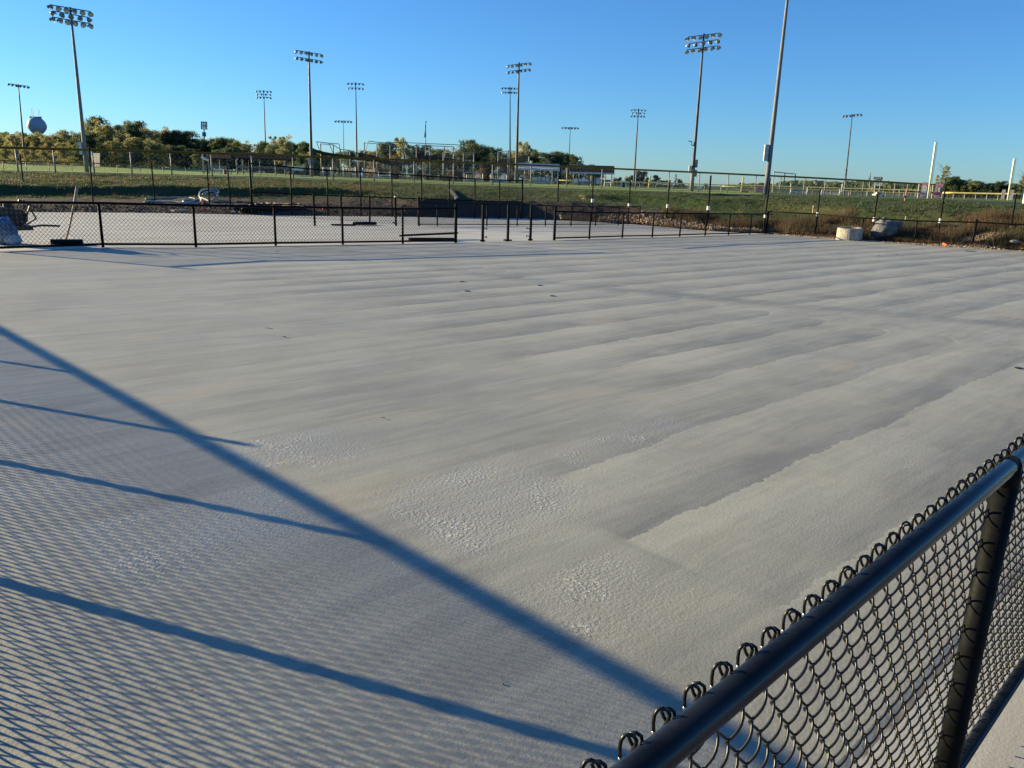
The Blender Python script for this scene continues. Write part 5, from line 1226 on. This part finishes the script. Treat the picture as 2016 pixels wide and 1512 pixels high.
def lump(name, label, cat, c, rx, ry, rz_, mat, sd=0):
    t = thing(name, label, cat, c); b = MB(); n = 26; vs = []
    for i in range(15):
        ph = math.pi * i / 14
        for k in range(n):
            th = 2 * math.pi * k / n; d = Vector((math.sin(ph) * math.cos(th), math.sin(ph) * math.sin(th), math.cos(ph))); w = 1 + 0.22 * noise.noise(d * 2.2 + Vector((sd, 0, 0))) + 0.10 * noise.noise(d * 6 + Vector((sd, 3, 0)))
            q = Vector((d.x * rx * w, d.y * ry * w, rz_ * (d.z * w + 0.9))); q.z = max(0.0, q.z); vs.append(Vector(c) + q)
    b.add(vs, [(i * n + k, (i + 1) * n + k, (i + 1) * n + (k + 1) % n, i * n + (k + 1) % n) for i in range(14) for k in range(n)]); b.build('folds', mat, t, smooth=True); return t
lump('tarp_bundle', 'bunched blue tarp in front of the dark red machine', 'tarp', G(8, 481), 0.30, 0.24, 0.30, M_['tarp'], 1)
lump('sack', 'pale bulging sack beside the blue tarp behind the left fence', 'sack', G(26, 482), 0.17, 0.16, 0.13, M_['bag'], 5)
lump('boulder', 'large grey hump backed boulder half hidden in the weeds', 'boulder', AT(1738, 473, 37.2), M(20, 37), 0.45, M(19.5, 37), M_['concd'], 9)
t = thing('stone_slab', 'upright grey slab leaning behind the large boulder in the weeds', 'slab', AT(1763, 470, 38.0)); b = MB(); b.box(AT(1762, 455, 38.0), (M(17, 38), 0.3, M(34, 38)), ry=R(4)); b.build('slab_body', M_['concd'], t, bevel=0.04)
# net sleeves, leaves, crumbs on the court
for i, (x, y) in enumerate(((910, 555.4), (920, 574), (1063, 562.7), (1088, 583.5), (2005, 726), (1765, 501))):
    p = G(x, y); t = thing('floor_sleeve', ['dark round post sleeve in the court, back left one', 'dark round post sleeve in the court, front left one', 'dark round post sleeve in the court, back right one', 'dark round post sleeve in the court, front right one', 'round post sleeve in the court by the right picture edge', 'small round post sleeve near the far right corner of the court'][i], 'post sleeve', p, group='post sleeves set in the court')
    b = MB(); b.tube([p + Vector((0, 0, 0.002)), p + Vector((0, 0, 0.012))], 0.042, 16); b.build('collar', M_['concd'], t)
    b = MB(); b.tube([p + Vector((-0.008, -.005, 0.006)), p + Vector((-0.008, -.005, 0.0145))], 0.036, 16); b.build('hole', M_['net'], t)
def leaf(label, x, y, s, mat):
    p = G(x, y) + Vector((0, 0, 0.012)); t = thing('fallen_leaf', label, 'leaf', p); b = MB(); a = random.uniform(0, 6)
    pts = [(0, -1), (.35, -.5), (.55, 0), (.3, .5), (0, 1), (-.3, .5), (-.55, 0), (-.35, -.5)]
    b.add([p + Vector((s * (q[0] * math.cos(a) - q[1] * math.sin(a)), s * (q[0] * math.sin(a) + q[1] * math.cos(a)), s * 0.35 * abs(q[0]) + s * .1 * q[1])) for q in pts], [tuple(range(8))]); b.build('blade', M_[mat], t)
leaf('single dark red leaf on the far right of the court', 1730, 504.5, 0.09, 'red')
leaf('white paper scrap on the court right of centre', 1494, 524.5, 0.07, 'white')
leaf('tiny dark leaf on the court left of centre', 525, 647, 0.035, 'bark'); leaf('tiny dark leaf just below its neighbour left of centre', 559, 665.5, 0.035, 'bark')
leaf('tiny dark leaf on the middle of the court', 754, 826, 0.02, 'bark'); leaf('small brown leaf in front of the far fence', 545, 496, 0.06, 'bark'); leaf('tiny speck of leaf low on the shadowed court', 378, 1366, 0.008, 'bark')

# ------------------------------------------------------------------ light, sky, camera
SUN_AZ, SUN_EL = R(-70.5), R(12.6)
sd_ = Vector((math.sin(SUN_AZ) * math.cos(SUN_EL), math.cos(SUN_AZ) * math.cos(SUN_EL), math.sin(SUN_EL)))
l = bpy.data.lights.new('sun', 'SUN'); l.energy = 5.0; l.angle = R(0.45); l.color = (1.0, 0.80, 0.46)
lo = bpy.data.objects.new('sun', l); col.objects.link(lo); lo.rotation_euler = sd_.to_track_quat('Z', 'Y').to_euler(); lo.location = sd_ * 50
w = bpy.data.worlds.new('World'); scene.world = w; w.use_nodes = True; nt = w.node_tree
sky = nt.nodes.new('ShaderNodeTexSky'); sky.sky_type = 'NISHITA'; sky.sun_disc = False; sky.sun_elevation = SUN_EL; sky.sun_rotation = SUN_AZ
sky.air_density = 1.0; sky.dust_density = 0.15; sky.ozone_density = 6.0; sky.altitude = 200
bg = nt.nodes['Background']; bg.inputs['Strength'].default_value = 0.081
tint = nt.nodes.new('ShaderNodeMix'); tint.data_type = 'RGBA'; tint.blend_type = 'MULTIPLY'; tint.inputs[0].default_value = 1.0
tint.inputs[7].default_value = (0.66, 0.84, 0.95, 1.0); nt.links.new(sky.outputs[0], tint.inputs[6]); nt.links.new(tint.outputs[2], bg.inputs['Color'])
cam = bpy.data.cameras.new('camera'); co = bpy.data.objects.new('camera', cam); col.objects.link(co)
cam.sensor_fit = 'HORIZONTAL'; cam.sensor_width = 36; cam.lens = F / 2016 * 36; cam.clip_start = 0.05; cam.clip_end = 12000
m = np.eye(4); m[:3, 0] = RM[:, 0]; m[:3, 1] = -RM[:, 1]; m[:3, 2] = -RM[:, 2]; m[:3, 3] = (0, 0, HC)
co.matrix_world = Matrix([list(r_) for r_ in m])
scene.camera = co
scene.view_settings.view_transform = 'Standard'; scene.view_settings.look = 'None'; scene.view_settings.exposure = 1.42; scene.view_settings.gamma = 1.0
scene.cycles.max_bounces = 6; scene.cycles.transparent_max_bounces = 8; scene.cycles.use_denoising = True
